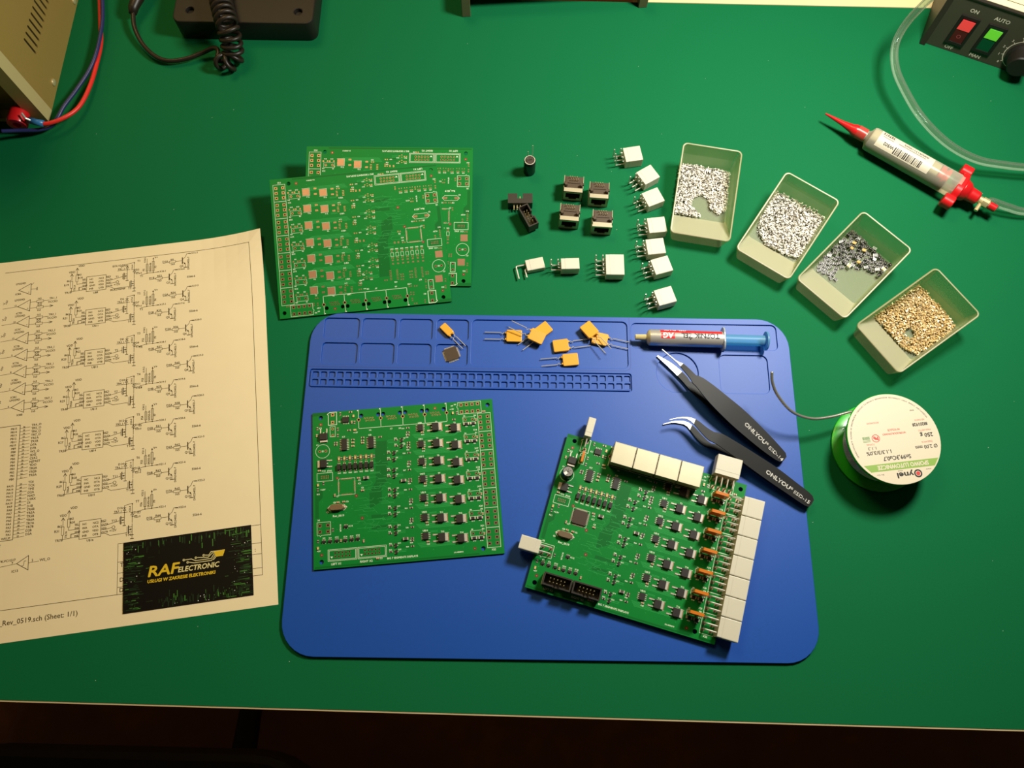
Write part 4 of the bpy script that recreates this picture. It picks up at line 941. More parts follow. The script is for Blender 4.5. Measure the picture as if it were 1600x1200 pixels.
fuse('resettable_fuse', 'yellow fuse nearest the viewer in the wide tray', 891.5, 562.5, 7, ZF)
fuse('resettable_fuse', 'yellow fuse resting on the right pair, its leads crossing the other fuse', 920.5, 515.5, 129, ZF+3.4, tilt=(4, 0))
fuse('resettable_fuse', 'yellow fuse underneath in the right pair with leads pointing right', 937, 530, 168, ZF)
fuse('small_fuse', 'small yellow fuse alone in a corner tray above the square chip', 698, 515.5, 135, ZF+.2, True)
c = P(705.5, 553.5, 1.5)
ch = put('microcontroller_chip', ME['qfp'], None, (c.x, c.y, 1.25), (0, 0, R(22)), .15)
tag(ch, 'square dark chip with fine leads in a small mat tray', 'chip')
for k in range(4): put('lead_row', ME['qfp_l'], ch, (0, 0, 0), (0, 0, k*pi/2))

# ------------------------------------------------------------------ flux syringe
A_, B_ = P(1012, 527, 8.6), P(1128, 531, 8.6); ya = atan2(B_.y-A_.y, B_.x-A_.x); Lb = (B_-A_).length
t = thing('flux_syringe', 'small syringe of flux gel with silver and red label, blue plunger', 'syringe', (A_.x, A_.y, 8.3), (0, R(-.6), ya))
TX90 = Matrix.Rotation(pi/2, 4, 'Y')
m = MB(); m.rev([(6.1, 1.2), (6.4, 2), (6.4, Lb-2), (6.4, Lb)], 32, 0, TX90, False)
r_ = 6.42
st = len(m.V)
def wrapq(x0, x1, a0, a1, mm, rr=6.44, k=8):
    vs = [(x, rr*sin(R(a)), rr*cos(R(a))) for x in (x0, x1) for a in [a0+(a1-a0)*i/k for i in range(k+1)]]
    m.add(vs, [(i, i+1, k+2+i, k+1+i) for i in range(k)], mm)
wrapq(9, Lb-1, 22, 50, 1)          # red band on the far side
wrapq(9.5, 20, -24, 16, 1, 6.45)     # red logo square
st = len(m.V)
m.text('TOPNIK ŻEL', Lb-3.5, 2.1, 4.1, .05, 2, 180, 29, .16); m.text('GEL FLUX', 29, 6.4, 1.9, .06, 3, 180, 17, .1)
m.text('AG', 18.9, 2.0, 4.4, .06, 3, 180, 7.6, .25, .1)
m.slice(st, [-6+.55*k for k in range(28)]); m.map(lambda x, y, z: (x, (r_+z)*sin(y/r_), (r_+z)*cos(y/r_)), st)
m.build('barrel', ['syringe_silver', 'syringe_red', 'print_black', 'white_ink'], t, smooth=35)
m = MB(); m.rev([(6.3, 1.3), (5.2, 0), (3.0, -.8), (2.4, -1.2), (2.2, -9.6), (1.2, -9.8), (1.0, -4)], 24, 0, TX90, False); m.build('nozzle', 'syringe_amber', t, smooth=40)
m = MB(); m.prism(rrect(-6.6, -9.8, 6.6, 9.8, 6, 6), Lb, Lb+1.4, 0, TX90); m.build('flange', 'syringe_clear', t, bevel=.4)
m = MB(); m.rev([(4.3, Lb+1), (4.3, Lb+33)], 24, 0, TX90); m.build('plunger_rod', 'syringe_blue', t, smooth=40)
m = MB(); m.rev([(6.6, Lb+33), (7.4, Lb+33.4), (7.4, Lb+34.6), (6.8, Lb+35)], 28, 0, TX90); m.build('thumb_disc', 'syringe_blue', t, smooth=40)

# ------------------------------------------------------------------ tweezers
def resample(pts, n):
    pts = [Vector(p) for p in pts]; d = [0]
    for a_, b_ in zip(pts, pts[1:]): d.append(d[-1]+(b_-a_).length)
    out = []
    for i in range(n):
        s_ = d[-1]*i/(n-1); k = 0
        while k < len(d)-2 and d[k+1] < s_: k += 1
        f = (s_-d[k])/max(1e-6, d[k+1]-d[k]); out.append(pts[k].lerp(pts[k+1], f))
    return out
def tweezers(nm, lb, up, low, tip_up, tip_low, base, txt1, txt2, tpos):
    """arms from outlines measured on the photograph: (px, py, height) along both edges from rear to tip"""
    t = thing(nm, lb, 'tweezers', base)
    out = {}
    for key, (ea, eb), tl in (('up', up, tip_up), ('low', low, tip_low)):
        n = 40
        ea, eb = ([P(*p) for p in e] for e in (ea, eb))
        ea = resample(smooth_path(ea, 5), n); eb = resample(smooth_path(eb, 5), n); th = 1.3
        def strip(i0, i1, nm2, mt):
            m = MB(); vs = []
            for i in range(i0, i1):
                for p in (ea[i], eb[i]):
                    vs.append(sub(p, base))
                for p in (eb[i], ea[i]):
                    v = sub(p, base); vs.append((v[0], v[1], v[2]-th))
            k = i1-i0; fs = []
            for i in range(k-1):
                for j in range(4): fs.append((i*4+j, i*4+(j+1) % 4, (i+1)*4+(j+1) % 4, (i+1)*4+j))
            fs += [(3, 2, 1, 0), tuple(4*(k-1)+j for j in range(4))]
            m.add(vs, fs)
            return m
        cut = int(n*tl)
        m = strip(0, cut+1, 'arm', 'black_paint')
        if key == 'up':
            st = len(m.V); p0 = P(*tpos[0]); p1 = P(*tpos[1]); an = atan2(p1.y-p0.y, p1.x-p0.x)
            x0, y0, zz = sub(p0, base)
            m.text(txt1, x0, y0, tpos[2], 0, 1, math.degrees(an), tpos[3], .14)
            m.text(txt2, x0+tpos[4]*cos(an), y0+tpos[4]*sin(an), tpos[2]*.86, 0, 1, math.degrees(an), tpos[5], .05)
            m.text('®', x0+(tpos[3]+.5)*cos(an)-1.3*sin(an), y0+(tpos[3]+.5)*sin(an)+1.3*cos(an), 1.7, 0, 1, math.degrees(an))
            def onarm(x, y, z):
                w_ = Vector((x+base[0], y+base[1], 0)); i = min(range(1, n), key=lambda k: abs(((ea[k]+eb[k]+ea[k-1]+eb[k-1])/4-w_).xy.length))
                a_, b_ = (ea[i-1]+eb[i-1])/2, (ea[i]+eb[i])/2; d_ = (b_-a_).xy; f = (w_-a_).xy.dot(d_)/d_.dot(d_)
                return (x, y, a_.z+(b_.z-a_.z)*f-base[2]+.25)
            m.map(onarm, st)
        m.build('arm', ['black_paint', 'white_ink'], t, smooth=30)
        strip(cut, n, 'tip', 'tin').build('tip', 'tin', t, smooth=30)
F4 = lambda x, y, z: (970+x/3.871, 490+y/3.871, z)
Z1 = MT
tweezers('straight_tweezers', 'black straight pointed tweezers crossing the round recess of the blue mat',
  ([F4(988, 886, Z1+6), F4(1001, 870, Z1+6), F4(1003, 852, Z1+6), F4(980, 822, Z1+6.5), F4(900, 735, Z1+8), F4(760, 596, Z1+10.5), F4(640, 496, Z1+12.5), F4(560, 432, Z1+13.5), F4(488, 383, Z1+14), F4(462, 378, Z1+14), F4(435, 352, Z1+14), F4(380, 303, Z1+13.5), F4(338, 285, Z1+13), F4(252, 214, Z1+12)],
   [F4(986, 888, Z1+6), F4(970, 897, Z1+6), F4(938, 884, Z1+6.5), F4(850, 822, Z1+8), F4(705, 702, Z1+10.5), F4(600, 603, Z1+12.5), F4(520, 518, Z1+13.5), F4(458, 440, Z1+14), F4(440, 425, Z1+14), F4(418, 388, Z1+14), F4(370, 330, Z1+13.5), F4(334, 290, Z1+13), F4(249, 217, Z1+12)]),
  ([F4(1000, 866, Z1+4.4), F4(900, 752, Z1+3.6), F4(760, 618, Z1+2.4), F4(600, 500, Z1+1.5), F4(480, 415, Z1+1.4), F4(430, 420, Z1+1.4), F4(395, 375, Z1+1.4), F4(310, 302, Z1+1.5), F4(224, 252, Z1+1.6)],
   [F4(968, 902, Z1+4.4), F4(850, 832, Z1+3.6), F4(705, 712, Z1+2.4), F4(560, 588, Z1+1.5), F4(440, 482, Z1+1.4), F4(410, 452, Z1+1.4), F4(365, 400, Z1+1.4), F4(298, 332, Z1+1.5), F4(218, 258, Z1+1.6)]),
  .83, .80, (P(1222, 712, 0).x, P(1222, 712, 0).y, Z1), 'ONLYOU', 'ESD-14', (F4(737, 680, 9), F4(937, 860, 9), 3.0, 20.4, 24.2, 13.4))
tweezers('curved_tweezers', 'black tweezers with a bent tip, nearest the finished circuit board',
  ([F4(1156, 1150, Z1+6), F4(1166, 1134, Z1+6), F4(1167, 1114, Z1+6), F4(1140, 1082, Z1+6.5), F4(1060, 1020, Z1+7.5), F4(950, 936, Z1+9), F4(800, 838, Z1+11), F4(690, 770, Z1+12.5), F4(612, 726, Z1+13.5), F4(570, 718, Z1+13.5), F4(520, 688, Z1+13.5), F4(470, 648, Z1+13.5), F4(430, 630, Z1+13), F4(390, 624, Z1+12.5), F4(345, 628, Z1+12), F4(296, 640, Z1+12)],
   [F4(1154, 1153, Z1+6), F4(1140, 1170, Z1+6), F4(1100, 1152, Z1+6.5), F4(1000, 1084, Z1+7.5), F4(880, 1002, Z1+9), F4(735, 898, Z1+11), F4(640, 830, Z1+12.5), F4(570, 782, Z1+13.5), F4(535, 766, Z1+13.5), F4(490, 722, Z1+13.5), F4(450, 674, Z1+13.5), F4(418, 646, Z1+13), F4(388, 634, Z1+12.5), F4(345, 634, Z1+12), F4(296, 643, Z1+12)]),
  ([F4(1164, 1124, Z1+4.4), F4(1000, 990, Z1+3.2), F4(800, 850, Z1+2), F4(650, 780, Z1+1.4), F4(560, 790, Z1+1.4), F4(500, 745, Z1+1.4), F4(450, 690, Z1+1.4), F4(405, 656, Z1+1.5), F4(360, 648, Z1+1.6), F4(310, 652, Z1+1.6), F4(256, 668, Z1+1.6)],
   [F4(1134, 1174, Z1+4.4), F4(940, 1050, Z1+3.2), F4(735, 906, Z1+2), F4(620, 838, Z1+1.4), F4(520, 806, Z1+1.4), F4(468, 766, Z1+1.4), F4(430, 718, Z1+1.4), F4(395, 676, Z1+1.5), F4(356, 664, Z1+1.6), F4(310, 660, Z1+1.6), F4(256, 671, Z1+1.6)]),
  .84, .82, (P(1262, 790, 0).x, P(1262, 790, 0).y, Z1), 'ONLYOU', 'ESD-15', (F4(866, 968, 8.6), F4(1096, 1125, 8.6), 3.0, 20.4, 24.2, 13.4))

# ------------------------------------------------------------------ solder spool and its free wire
c = P(1367.5, 700, 0); SR, SH = 33.6, 29.5
t = thing('solder_spool', 'green solder spool with round cream label, right of the blue mat', 'spool', (c.x, c.y, 0))
m = MB(); m.rev([(SR-.8, 0), (SR, .6), (SR, 2.2), (SR-.8, 2.8), (22, 3.6), (16, 3.8)], 64); m.build('bottom_flange', 'spool_green', t, smooth=40)
m = MB(); m.rev([(16, 3.4), (16, SH-2.5)], 40); m.build('core', 'spool_green', t, smooth=40)
prof = [(17, 3.9)]
for k in range(12):
    z = 4.4+k*1.85; prof += [(25.6+.95*sin(pi*j/6), z+1.85*(j/6)) for j in range(7)]
prof.append((17, prof[-1][1]+.1))
m = MB(); m.rev(prof, 64, 0, None, False); m.build('wire_coil', 'solder', t, smooth=40)
m = MB(); m.rev([(16, SH-2.8), (SR-.6, SH-2.8), (SR, SH-2.4), (SR, SH-.5), (SR-.6, SH)], 64); fl_ = m.build('top_flange', 'spool_green', t, smooth=40)
m = MB(); z = .02; m.rev([(.01, z), (SR-.3, z)], 72, 0, None, False); n0 = len(m.V)
z = .06
gp = [p for p in circle(0, 0, SR-.5, 90)]
yb0, yb1 = 17.2, 22.4
xr = lambda y: sqrt((SR-1.0)**2-y*y)
m.poly([(-xr(yb0), yb0), (xr(yb0)-1, yb0), (xr(yb1)-1, yb1), (-xr(yb1), yb1)], z, 1)
z2 = .10
m.text('SPOIWO LUTOWNICZE', -1.2, 18.3, 3.1, z2, 2, 0, 37, .15, 0, 'C')
m.text('ynel', -6.9, 24.8, 3.9, z2, 3, 0, 11.6, .22); m.text('unipress', 0, 23.2, .8, z2, 4)
m.ring(-10.3, 26.6, 1.9, 2.9, z2, 3, 20); m.ring(-10.3, 26.6, 0, 1.5, z2+.02, 5, 16)
m.text('Sn99,3Cu0,7', -8.5, 12.4, 3.0, z2, 3, 0, 20, .1); m.text('1.1.3/3/3,0%', 4.5, 7.6, 2.7, z2, 3, 0, 18, .08); m.text('1.1.3', 14.5, 4.4, 2.1, z2, 4, 0, 6, .05)
m.text('Ø 2,00 mm', -29.6, 7.2, 2.7, z2, 3, 0, 16, .06); m.text('250 g', -28.6, -1.4, 2.9, z2, 3, 0, 9, .12); m.text('88201928', -27, -9.4, 2.4, z2, 3, 0, 11, .1)
for s_, x, y, h, w_, mm in (('ŚREDNICA', -27, 4.2, 1.3, 8, 6), ('MASA NETTO', -28, -4.4, 1.3, 9, 6), ('NR PARTII', -25.6, -12.2, 1.3, 7, 6), ('TOPNIK', 15, 1.9, 1.2, 6, 6), ('WYPRODUKOWANO', -9.6, -4.4, 1.5, 17, 5), ('W POLSCE', -6, -7.2, 1.5, 9, 5),
                            ('BEZOŁOWIOWY', 8, -13.5, 1.2, 9, 6), ('stop', -20, -19.5, 1.2, 3, 4), ('Sn Cu', 14, 24.4, 1.0, 5, 4), ('www', -20.5, 24.0, .9, 4, 4)):
    m.text(s_, x, y, h, z2, mm, 0, w_, .02)
m.ring(13, -1.6, 2.5, 2.9, z2, 5, 24); m.text('Pb', 13, -2.8, 2.5, z2, 5, 0, 3.4, .15, 0, 'C'); m.line([(11.2, .2), (14.8, -3.4)], .3, z2+.03, 5)
for k in range(5): m.line([(17.5, .4-.9*k), (22.5, .4-.9*k)], .35, z2, 7)
m.text('ROHS', 17.6, -3.0, 1.5, z2+.03, 7, 0, 5, .05)
s_ = 'PREZENTUJEMY CYNOWE STOPY LUTOWNICZE BEZOŁOWIOWE O WYSOKIEJ CZYSTOŚCI PRZEZNACZONE DO MONTAŻU ELEKTRONICZNEGO'
for k, chh in enumerate(s_):
    a = R(205+k*1.62)
    if chh != ' ': m.text(chh, (SR-2.4)*cos(a), (SR-2.4)*sin(a), .95, z2, 4, math.degrees(a)-270+0, None, .03, 0, 'C')
lab = m.build('label', ['label_cream', 'label_green', 'label_cream', 'print_black', 'print_grey', 'print_red', 'print_pink', 'print_green'], fl_, (0, 0, SH), (0, 0, pi+R(8)))
lab['label'] = 'round cream label with a green stripe'
w_pts = [P(1350, 645, 17), P(1330, 643.5, 18), P(1300, 651, 19), P(1268, 654, 21), P(1238, 643.5, 25), P(1216, 619, 31), P(1207, 598, 36), P(1206, 581, 40)]
w0 = w_pts[0]; m = MB(); m.tube([sub(p, (c.x, c.y, 0)) for p in smooth_path(w_pts, 8)], 1.1, 10); m.build('free_wire', 'solder', t, smooth=True)

# ------------------------------------------------------------------ power supply, far left
c = P(81, 173, 0)
t = thing('power_supply', 'beige metal bench power supply with slotted side, cut off by the left edge', 'power supply', (c.x, c.y, 0), R(.5))
PD, PW, PH = 230, 150, 165
m = MB(); m.bx(-PW, -1.2, 0, PD, 4, PH); m.build('chassis', 'slot_dark', t)
# right side panel with a row of upright vent slots
T = Matrix(((0, 0, 1, -1.2), (1, 0, 0, 0), (0, 1, 0, 0), (0, 0, 0, 1)))
sl = [rrect(29.4+6.6*k, 34, 31.5+6.6*k, 51.5, 1, 2) for k in range(26)]
m = MB(); m.plate(rrect(0, 0, PD, PH, .6, 2), sl, 0, 1.2, 0, 0, (), T); m.build('side_panel', 'psu_gold', t)
for y, z in ((24.3, 6.5), (114.5, 5.5)):
    m = MB(); m.rev([(3.1, 0), (3.1, .8), (2.2, 1.6), (.01, 1.7)], 16, 0, Matrix.Translation((0, y, z)) @ Matrix.Rotation(pi/2, 4, 'Y')); sc_ = m.build('screw', 'brass', t, smooth=40)
m = MB(); TF_ = Matrix(((1, 0, 0, 0), (0, 0, -1, 0), (0, 1, 0, 0), (0, 0, 0, 1)))
m.plate([(-PW, 0), (0.4, 0), (.4, PH), (-PW, PH)], [[(-PW+12, 4), (-13, 4), (-13, PH-14), (-PW+12, PH-14)]], 0, 12, 0, 0, (), TF_); m.build('front_bezel', 'psu_bezel', t, bevel=.6)
m = MB(); m.bx(-PW+12, -13, -3, 0, 4, PH-14); m.build('front_panel', 'psu_panel', t)
m = MB(); m.bx(-PW+16, -18, -4.2, -3, 46, 70); m.bx(-PW+16, -18, -4.4, -3, 44.4, 46, 1); m.build('display_strip', ['display_smoke', 'trim_pink'], t)
def post(nm, x, z, mt):
    m = MB(); TP = Matrix.Translation((x, -3, z)) @ Matrix.Rotation(pi/2, 4, 'X')
    m.rev([(5, 0), (5, 4)], 20, 1, TP); m.rev([(6.5, 7), (7.6, 8), (7.6, 9), (8.2, 19.5), (7.4, 21.5), (3.4, 21.5), (3.2, 18), (.01, 18)], 24, 0, TP); m.rev([(1.5, 3), (1.5, 8)], 10, 1, TP)
    return m.build(nm, [mt, 'tin_dull'], t, smooth=40)
bp = P(20, 184, 20)
post('binding_post', bp.x-c.x-1, 12.5, 'red_plastic'); post('binding_post', bp.x-c.x-27, 12.5, 'black_plastic')
for x in (-PW+15, -15):
    for y in (20, PD-20):
        m = MB(); m.cyl((x, y, 0), (x, y, 5), 7, None, 14); m.build('foot', 'black_rubber', t)
# cables that hang from its posts
rp = [P(34, 177, 22), P(40, 185, 20), P(46, 187.5, 18)]
m = MB(); m.tube(smooth_path([P(46, 188, 15), P(70, 193.5, 13), P(100, 184, 11), P(124, 166, 8), P(141, 133, 6), P(152, 96, 4), P(158, 66, 4), P(157, 38, 4), P(156, 2, 5), P(155, -60, 6)]), 1.75, 10)
o = m.build('red_cable', 'cable_red', None, smooth=True); o2 = tag(o, 'red lead curving away from the red binding post of the power supply', 'cable')
sv = MB(); sv.tube([P(45, 187.6, 15.1), P(57, 191, 14.2), P(68.5, 193.2, 13.1)], 2.7, 12); sv.build('crimp_sleeve', 'sleeve_blue', o, smooth=True)
ri = MB(); ri.tube(rp+[P(46, 188, 15)], .9, 8); ri.build('ring_terminal', 'tin', o)
m = MB(); m.tube(smooth_path([P(2, 205, 14), P(30, 204, 10), P(60, 203, 7), P(80, 197, 5), P(90, 184, 7.5), P(100, 166, 8), P(118, 142, 6.5), P(138, 112, 6), P(150, 84, 7.4), P(157, 54, 7.6), P(160.5, 25, 7.4), P(159, -20, 7.5), P(156, -60, 8)]), 1.65, 10)
tag(m.build('blue_cable', 'cable_blue', None, smooth=True), 'thin dark blue lead running alongside the red one from the power supply', 'cable')

# ------------------------------------------------------------------ black base plate with coiled lead
HB = 21
p0, p1 = P(283, 61, 0), P(497, 64.5, 0); yaw = atan2(p1.y-p0.y, p1.x-p0.x); W_ = (p1-p0).length
t = thing('tool_holder_base', 'flat black square base with recessed corner holes at the far edge', 'base', (p0.x, p0.y, 0), yaw)
m = MB(); m.plate(rrect(0, 0, W_, 130, 7, 5), [circle(14, 13, 3.4, 14), circle(W_-14, 13, 3.4, 14)], .5, HB, 0, .9); m.bx(3, W_-3, 3, 127, 1, HB-5); m.build('base_plate', 'black_plastic', t, smooth=40)
for x in (14, W_-14):
    m = MB(); m.rev([(2.8, HB-5), (2.8, HB-3.2), (.01, HB-3.0)], 14); m.build('corner_screw', 'chair_black' if x > 20 else 'black_paint', t, (x, 13, 0))
m = MB(); m.rev([(14, HB-.4), (14, HB+3), (10, HB+14), (8, HB+30)], 24, 0, Matrix.Translation((W_*.53, 74, 0))); m.build('holder_socket', 'black_plastic', t, smooth=40)
m = MB(); m.tube(smooth_path([Vector((W_*.53+12, 74, HB+4)), Vector((W_*.53+22, 54, HB+3)), Vector((W_*.53+16, 44, HB+2.2)), Vector((W_*.53+2, 46, HB+2)), Vector((W_*.53-8, 60, HB+4))]), 1.9, 8); m.build('wire_bracket', 'black_paint', t, smooth=True)
# coiled lead: axis draped over the base edge, then a knot on the bench and a straight tail
ax = smooth_path([P(338, -40, HB+10), P(345, 0, HB+10), P(351, 25, HB+10), P(356, 43, HB+8.5), P(360, 59, 23), P(363, 76, 15), P(364, 89, 9.5), P(357, 98, 8.5), P(347, 96, 9), P(343, 88, 9.5)], 20)
ax = resample(ax, 520); m = MB(); pts = []; L_ = 0
for i, a_ in enumerate(ax[:-1]):
    L_ += (ax[i+1]-a_).length; tn = (ax[min(i+3, 519)]-ax[max(i-3, 0)]).normalized(); s1 = Vector((0, 0, 1)).cross(tn).normalized(); u1 = tn.cross(s1)
    ph = L_/6.0*2*pi; rr = 8.2 if i < 420 else 8.2-2.8*(i-420)/100
    pts.append(a_+s1*(rr*cos(ph))+u1*(rr*.9*sin(ph)))
tail = smooth_path([P(338, 94, 9), P(341, 80, 10), P(334, 75, 9), P(315, 83, 6), P(290, 92, 4.5), P(262, 95, 4.5), P(240, 86, 4.5), P(221, 66, 5), P(210, 42, 7), P(208, 22, 9), P(208, 16, 10)], 10)
m.tube(pts+[pts[-1].lerp(tail[0], .5)]+tail, 1.95, 8)
o = m.build('coiled_lead', 'black_rubber', None, smooth=True); tag(o, 'black coiled lead draped over the black base, its straight tail looping left', 'cable')
m = MB(); m.tube([P(207.5, 21, 9), P(208.5, 12, 10), P(212, 4, 11), P(219, -12, 12), P(226, -30, 12)], [3.4, 4.4, 4.8, 6, 7.4], 12); m.build('strain_relief', 'black_rubber', o, smooth=True)

# ------------------------------------------------------------------ metal stand at the far edge
a_, b_ = P(722, 27, 0), P(1009, 12, 0); yaw = atan2(b_.y-a_.y, b_.x-a_.x); W_ = (b_-a_).length
t = thing('metal_frame', 'low grey metal frame on two flat feet at the far edge of the bench', 'frame', (a_.x, a_.y, 0), yaw)
for x in (0, W_-7):
    m = MB(); m.bx(x, x+8, 0, 90, 0, 22); m.build('side_rail', 'frame_side', t, bevel=.5)
m = MB(); m.bx(8, W_-7, 6, 90, 18, 21); m.build('plate', 'frame_metal', t, bevel=.3)
m = MB(); m.bx(W_*.45, W_-8, 9, 88, 21, 21.6); m.build('cover_sheet', 'label_white', t)

# ------------------------------------------------------------------ dispenser station with rocker switches
p0, p1 = P(1445.6, 67.5, 0), P(1600, 120, 0); yaw = atan2(p1.y-p0.y, p1.x-p0.x)
t = thing('dispenser_station', 'dark grey control box with red and green rocker switches and a dial', 'control box', (p0.x, p0.y, 0), yaw)
SW_, SH_, SD_ = 190, 50, 150
lean = R(-8)
TP = Matrix.Rotation(pi/2+lean, 4, 'X')            # front panel plane: x along the front, y up the panel, z towards the viewer
m = MB(); m.bx(2, SW_-2, 8, SD_, 2, SH_-1); m.build('casing', 'station_dark', t)
m = MB(); m.bx(0, SW_, -.6, .9, -.0, 0) if False else m.plate(rrect(0, .3, SW_, SH_+1, .8, 2), [], -1.6, 0, 0, 0, (), TP); m.build('front_panel', 'station_grey', t)
for x in (-5, SW_):
    m = MB(); m.prism([(-3, 0), (SD_, 0), (SD_, SH_+2), (7, SH_+2)], 0, 5, 0, Matrix(((0, 0, 1, x), (1, 0, 0, 0), (0, 1, 0, 0), (0, 0, 0, 1)))); m.build('side_plate', 'station_dark', t, bevel=.4)
m = MB(); m.bx(0, SW_, 6, SD_, SH_-.2, SH_+1); m.build('top_plate', 'station_dark', t)
def panel_xy(px, py):                               # photograph -> panel coordinates, using the panel's own plane
    q0, q1 = P(px, py, 0), P(px, py, 60); n = Matrix.Rotation(yaw, 3, 'Z') @ Vector((0, -cos(lean), -sin(lean))) ; n = (Matrix.Rotation(yaw, 3, 'Z') @ (TP.to_3x3() @ Vector((0, 0, 1))))
    f = n.dot(p0-q0)/n.dot(q1-q0); X = q0+(q1-q0)*f
    l_ = TP.to_3x3().transposed() @ (Matrix.Rotation(-yaw, 3, 'Z') @ (X-p0)); return l_.x, l_.y
def s8(x, y): return panel_xy(1400+x/8, y/8)
def rocker(pts, lit, lens, mark):
    (xa, ya_), (xb, yb_) = [s8(*p) for p in pts]; w2, h2 = 8.2, (ya_-yb_)/2
    cx, cy = (xa+xb)/2, (ya_+yb_)/2
    m = MB(); m.plate(rrect(cx-w2, cy-h2, cx+w2, cy+h2, .8, 2), [[(cx-w2+2.6, cy-h2+2.6), (cx+w2-2.6, cy-h2+2.6), (cx+w2-2.6, cy+h2-2.6), (cx-w2+2.6, cy+h2-2.6)]], 0, 1.6, 0, .2, (), TP)
    o = m.build('rocker_switch', 'black_plastic', t)
    w3, h3 = w2-2.8, h2-2.8
    m = MB(); m.prism([(-h3, 0), (h3, 0), (h3, 2.6), (0, .8), (-h3, 1.4)], cx-w3, cx+w3, 0, TP @ Matrix.Translation((0, cy, 0)) @ Matrix(((0, 0, 1, 0), (1, 0, 0, 0), (0, 1, 0, 0), (0, 0, 0, 1))))
    if mark: m.add([tuple(v) for v in [TP @ Vector((cx+r*cos(2*pi*k/16), cy-h3*.5+r*sin(2*pi*k/16), 1.3)) for r in (1.2, 1.8) for k in range(16)]], [(k, (k+1) % 16, 16+(k+1) % 16, 16+k) for k in range(16)], 1)
    m.build('rocker', [lens, 'lens_mark'], o)
    m = MB(); m.prism([(0.6, 0.8), (h3, 2.6), (h3, 2.9), (.6, 1.2)], cx-w3, cx+w3, 0, TP @ Matrix.Translation((0, cy, 0)) @ Matrix(((0, 0, 1, 0), (1, 0, 0, 0), (0, 1, 0, 0), (0, 0, 0, 1)))); m.build('lit_window', lit, o)
    return cx, cy
r1 = rocker(((950, 210), (716, 545)), 'lamp_red', 'lens_red', True); r2 = rocker(((1290, 325), (1052, 650)), 'lamp_green', 'lens_green', False)
m = MB()
def PT(s_, px, py, h, al='C', wd=None):
    x, y = s8(px, py); st = len(m.V); m.text(s_, x, y-h/2, h, .12, 0, 0, wd, .06, 0, al); m.map(lambda a, b, e: tuple(TP @ Vector((a, b, e))), st)
PT('ON', 985, 140, 3.4); PT('OFF', 662, 584, 3.2); PT('AUTO', 1332, 257, 3.4); PT('MAN', 985, 694, 3.2)
dx, dy = s8(1560, 700)
st = len(m.V); m.ring(dx, dy, 13.4, 14.0, .12, 0, 48); m.map(lambda a, b, e: tuple(TP @ Vector((a, b, e))), st)
for k in range(11):
    an = R(220-k*26); st = len(m.V); m.line([(dx+13.2*cos(an), dy+13.2*sin(an)), (dx+15*cos(an), dy+15*sin(an))], .5, .12, 0); m.text(str(k), dx+17.2*cos(an), dy+17.2*sin(an)-1, 2.2, .12, 0, 0, None, .04, 0, 'C'); m.map(lambda a, b, e: tuple(TP @ Vector((a, b, e))), st)
m.build('panel_lettering', 'print_white', t)
m = MB(); m.rev([(11.5, .1), (11.5, 3), (10, 4), (9.4, 15), (8.4, 16), (.01, 16)], 28, 0, TP @ Matrix.Translation((dx, dy, 0))); m.build('dial_knob', 'black_plastic', t, smooth=40)
sh_ = MB(); sh_.bx(10, SW_-6, 9, SD_-5, 0, .4, 0)
sh_.text('ATTENTION', 62, 24, 3.4, .46, 1, 0, None, .05)
for k in range(6): sh_.line([(24, 16+k*12), (150-9*(k % 3), 16+k*12)], .7, .46, 1)
sx = Matrix.Rotation(yaw, 3, 'Z') @ Vector((0, 0, SH_+1.05))
so = sh_.build('printed_sheet', ['paper', 'ink'], None, (p0.x, p0.y, SH_+1.1), (0, 0, yaw)); tag(so, 'cream printed sheet lying on top of the grey control box', 'paper')

# ------------------------------------------------------------------ paste syringe and its clear air hose
A_, B_ = P(1340, 206, 11), P(1497, 292, 13); d_ = B_-A_; ya = atan2(d_.y, d_.x); Lb = d_.length
t = thing('paste_syringe', 'big clear syringe of grey paste with barcode label, red tip and red end cap', 'syringe', (A_.x, A_.y, 11.2), (0, -R(.6), ya))
m = MB(); m.rev([(4.6, 0), (4.6, 8), (6, 9.5), (9.4, 11), (10, 13), (10, Lb-1), (10, Lb)], 36, 0, TX90, False); m.build('barrel', 'barrel_clear', t, smooth=40)
m = MB(); m.rev([(2.5, 6), (5, 9.6), (8.6, 11.6), (9.2, 13.2), (9.2, Lb*.78), (7.5, Lb*.79)], 32, 0, TX90); m.build('paste', 'paste', t, smooth=40)
m = MB(); m.rev([(9.4, Lb*.79), (9.4, Lb*.83), (7, Lb*.84), (9.4, Lb*.86), (9.4, Lb*.88)], 28, 0, TX90); m.build('piston', 'red_plastic', t, smooth=40)
m = MB(); m.rev([(4.4, 2), (4.9, 0), (4.9, -3), (3.6, -6), (2.2, -14), (.7, -31), (.5, -31)], 24, 0, TX90); m.build('dispensing_tip', 'red_plastic', t, smooth=40)
m = MB(); m.rev([(5.5, 7.4), (5.5, -.5)], 24, 0, TX90, False); m.build('lock_collar', 'red_clear', t, smooth=40)
m = MB(); rr = 10.12; k = 10
for x0, x1, a0, a1, z_, mm in ((17, Lb*.80-9, -58, 34, 10.1, 0),):
    vs = [(x, z_*sin(R(a)), z_*cos(R(a))) for x in (x0, x1) for a in [a0+(a1-a0)*i/k for i in range(k+1)]]
    m.add(vs, [(i, i+1, k+2+i, k+1+i) for i in range(k)], mm)
st = len(m.V); q = random.Random(9); x = 33
while x < 57:
    wd = q.choice((.4, .4, .7, 1.0)); m.quad(x, -9.2, x+wd, -3.6, .06, 1); x += wd+q.choice((.4, .5, .8))
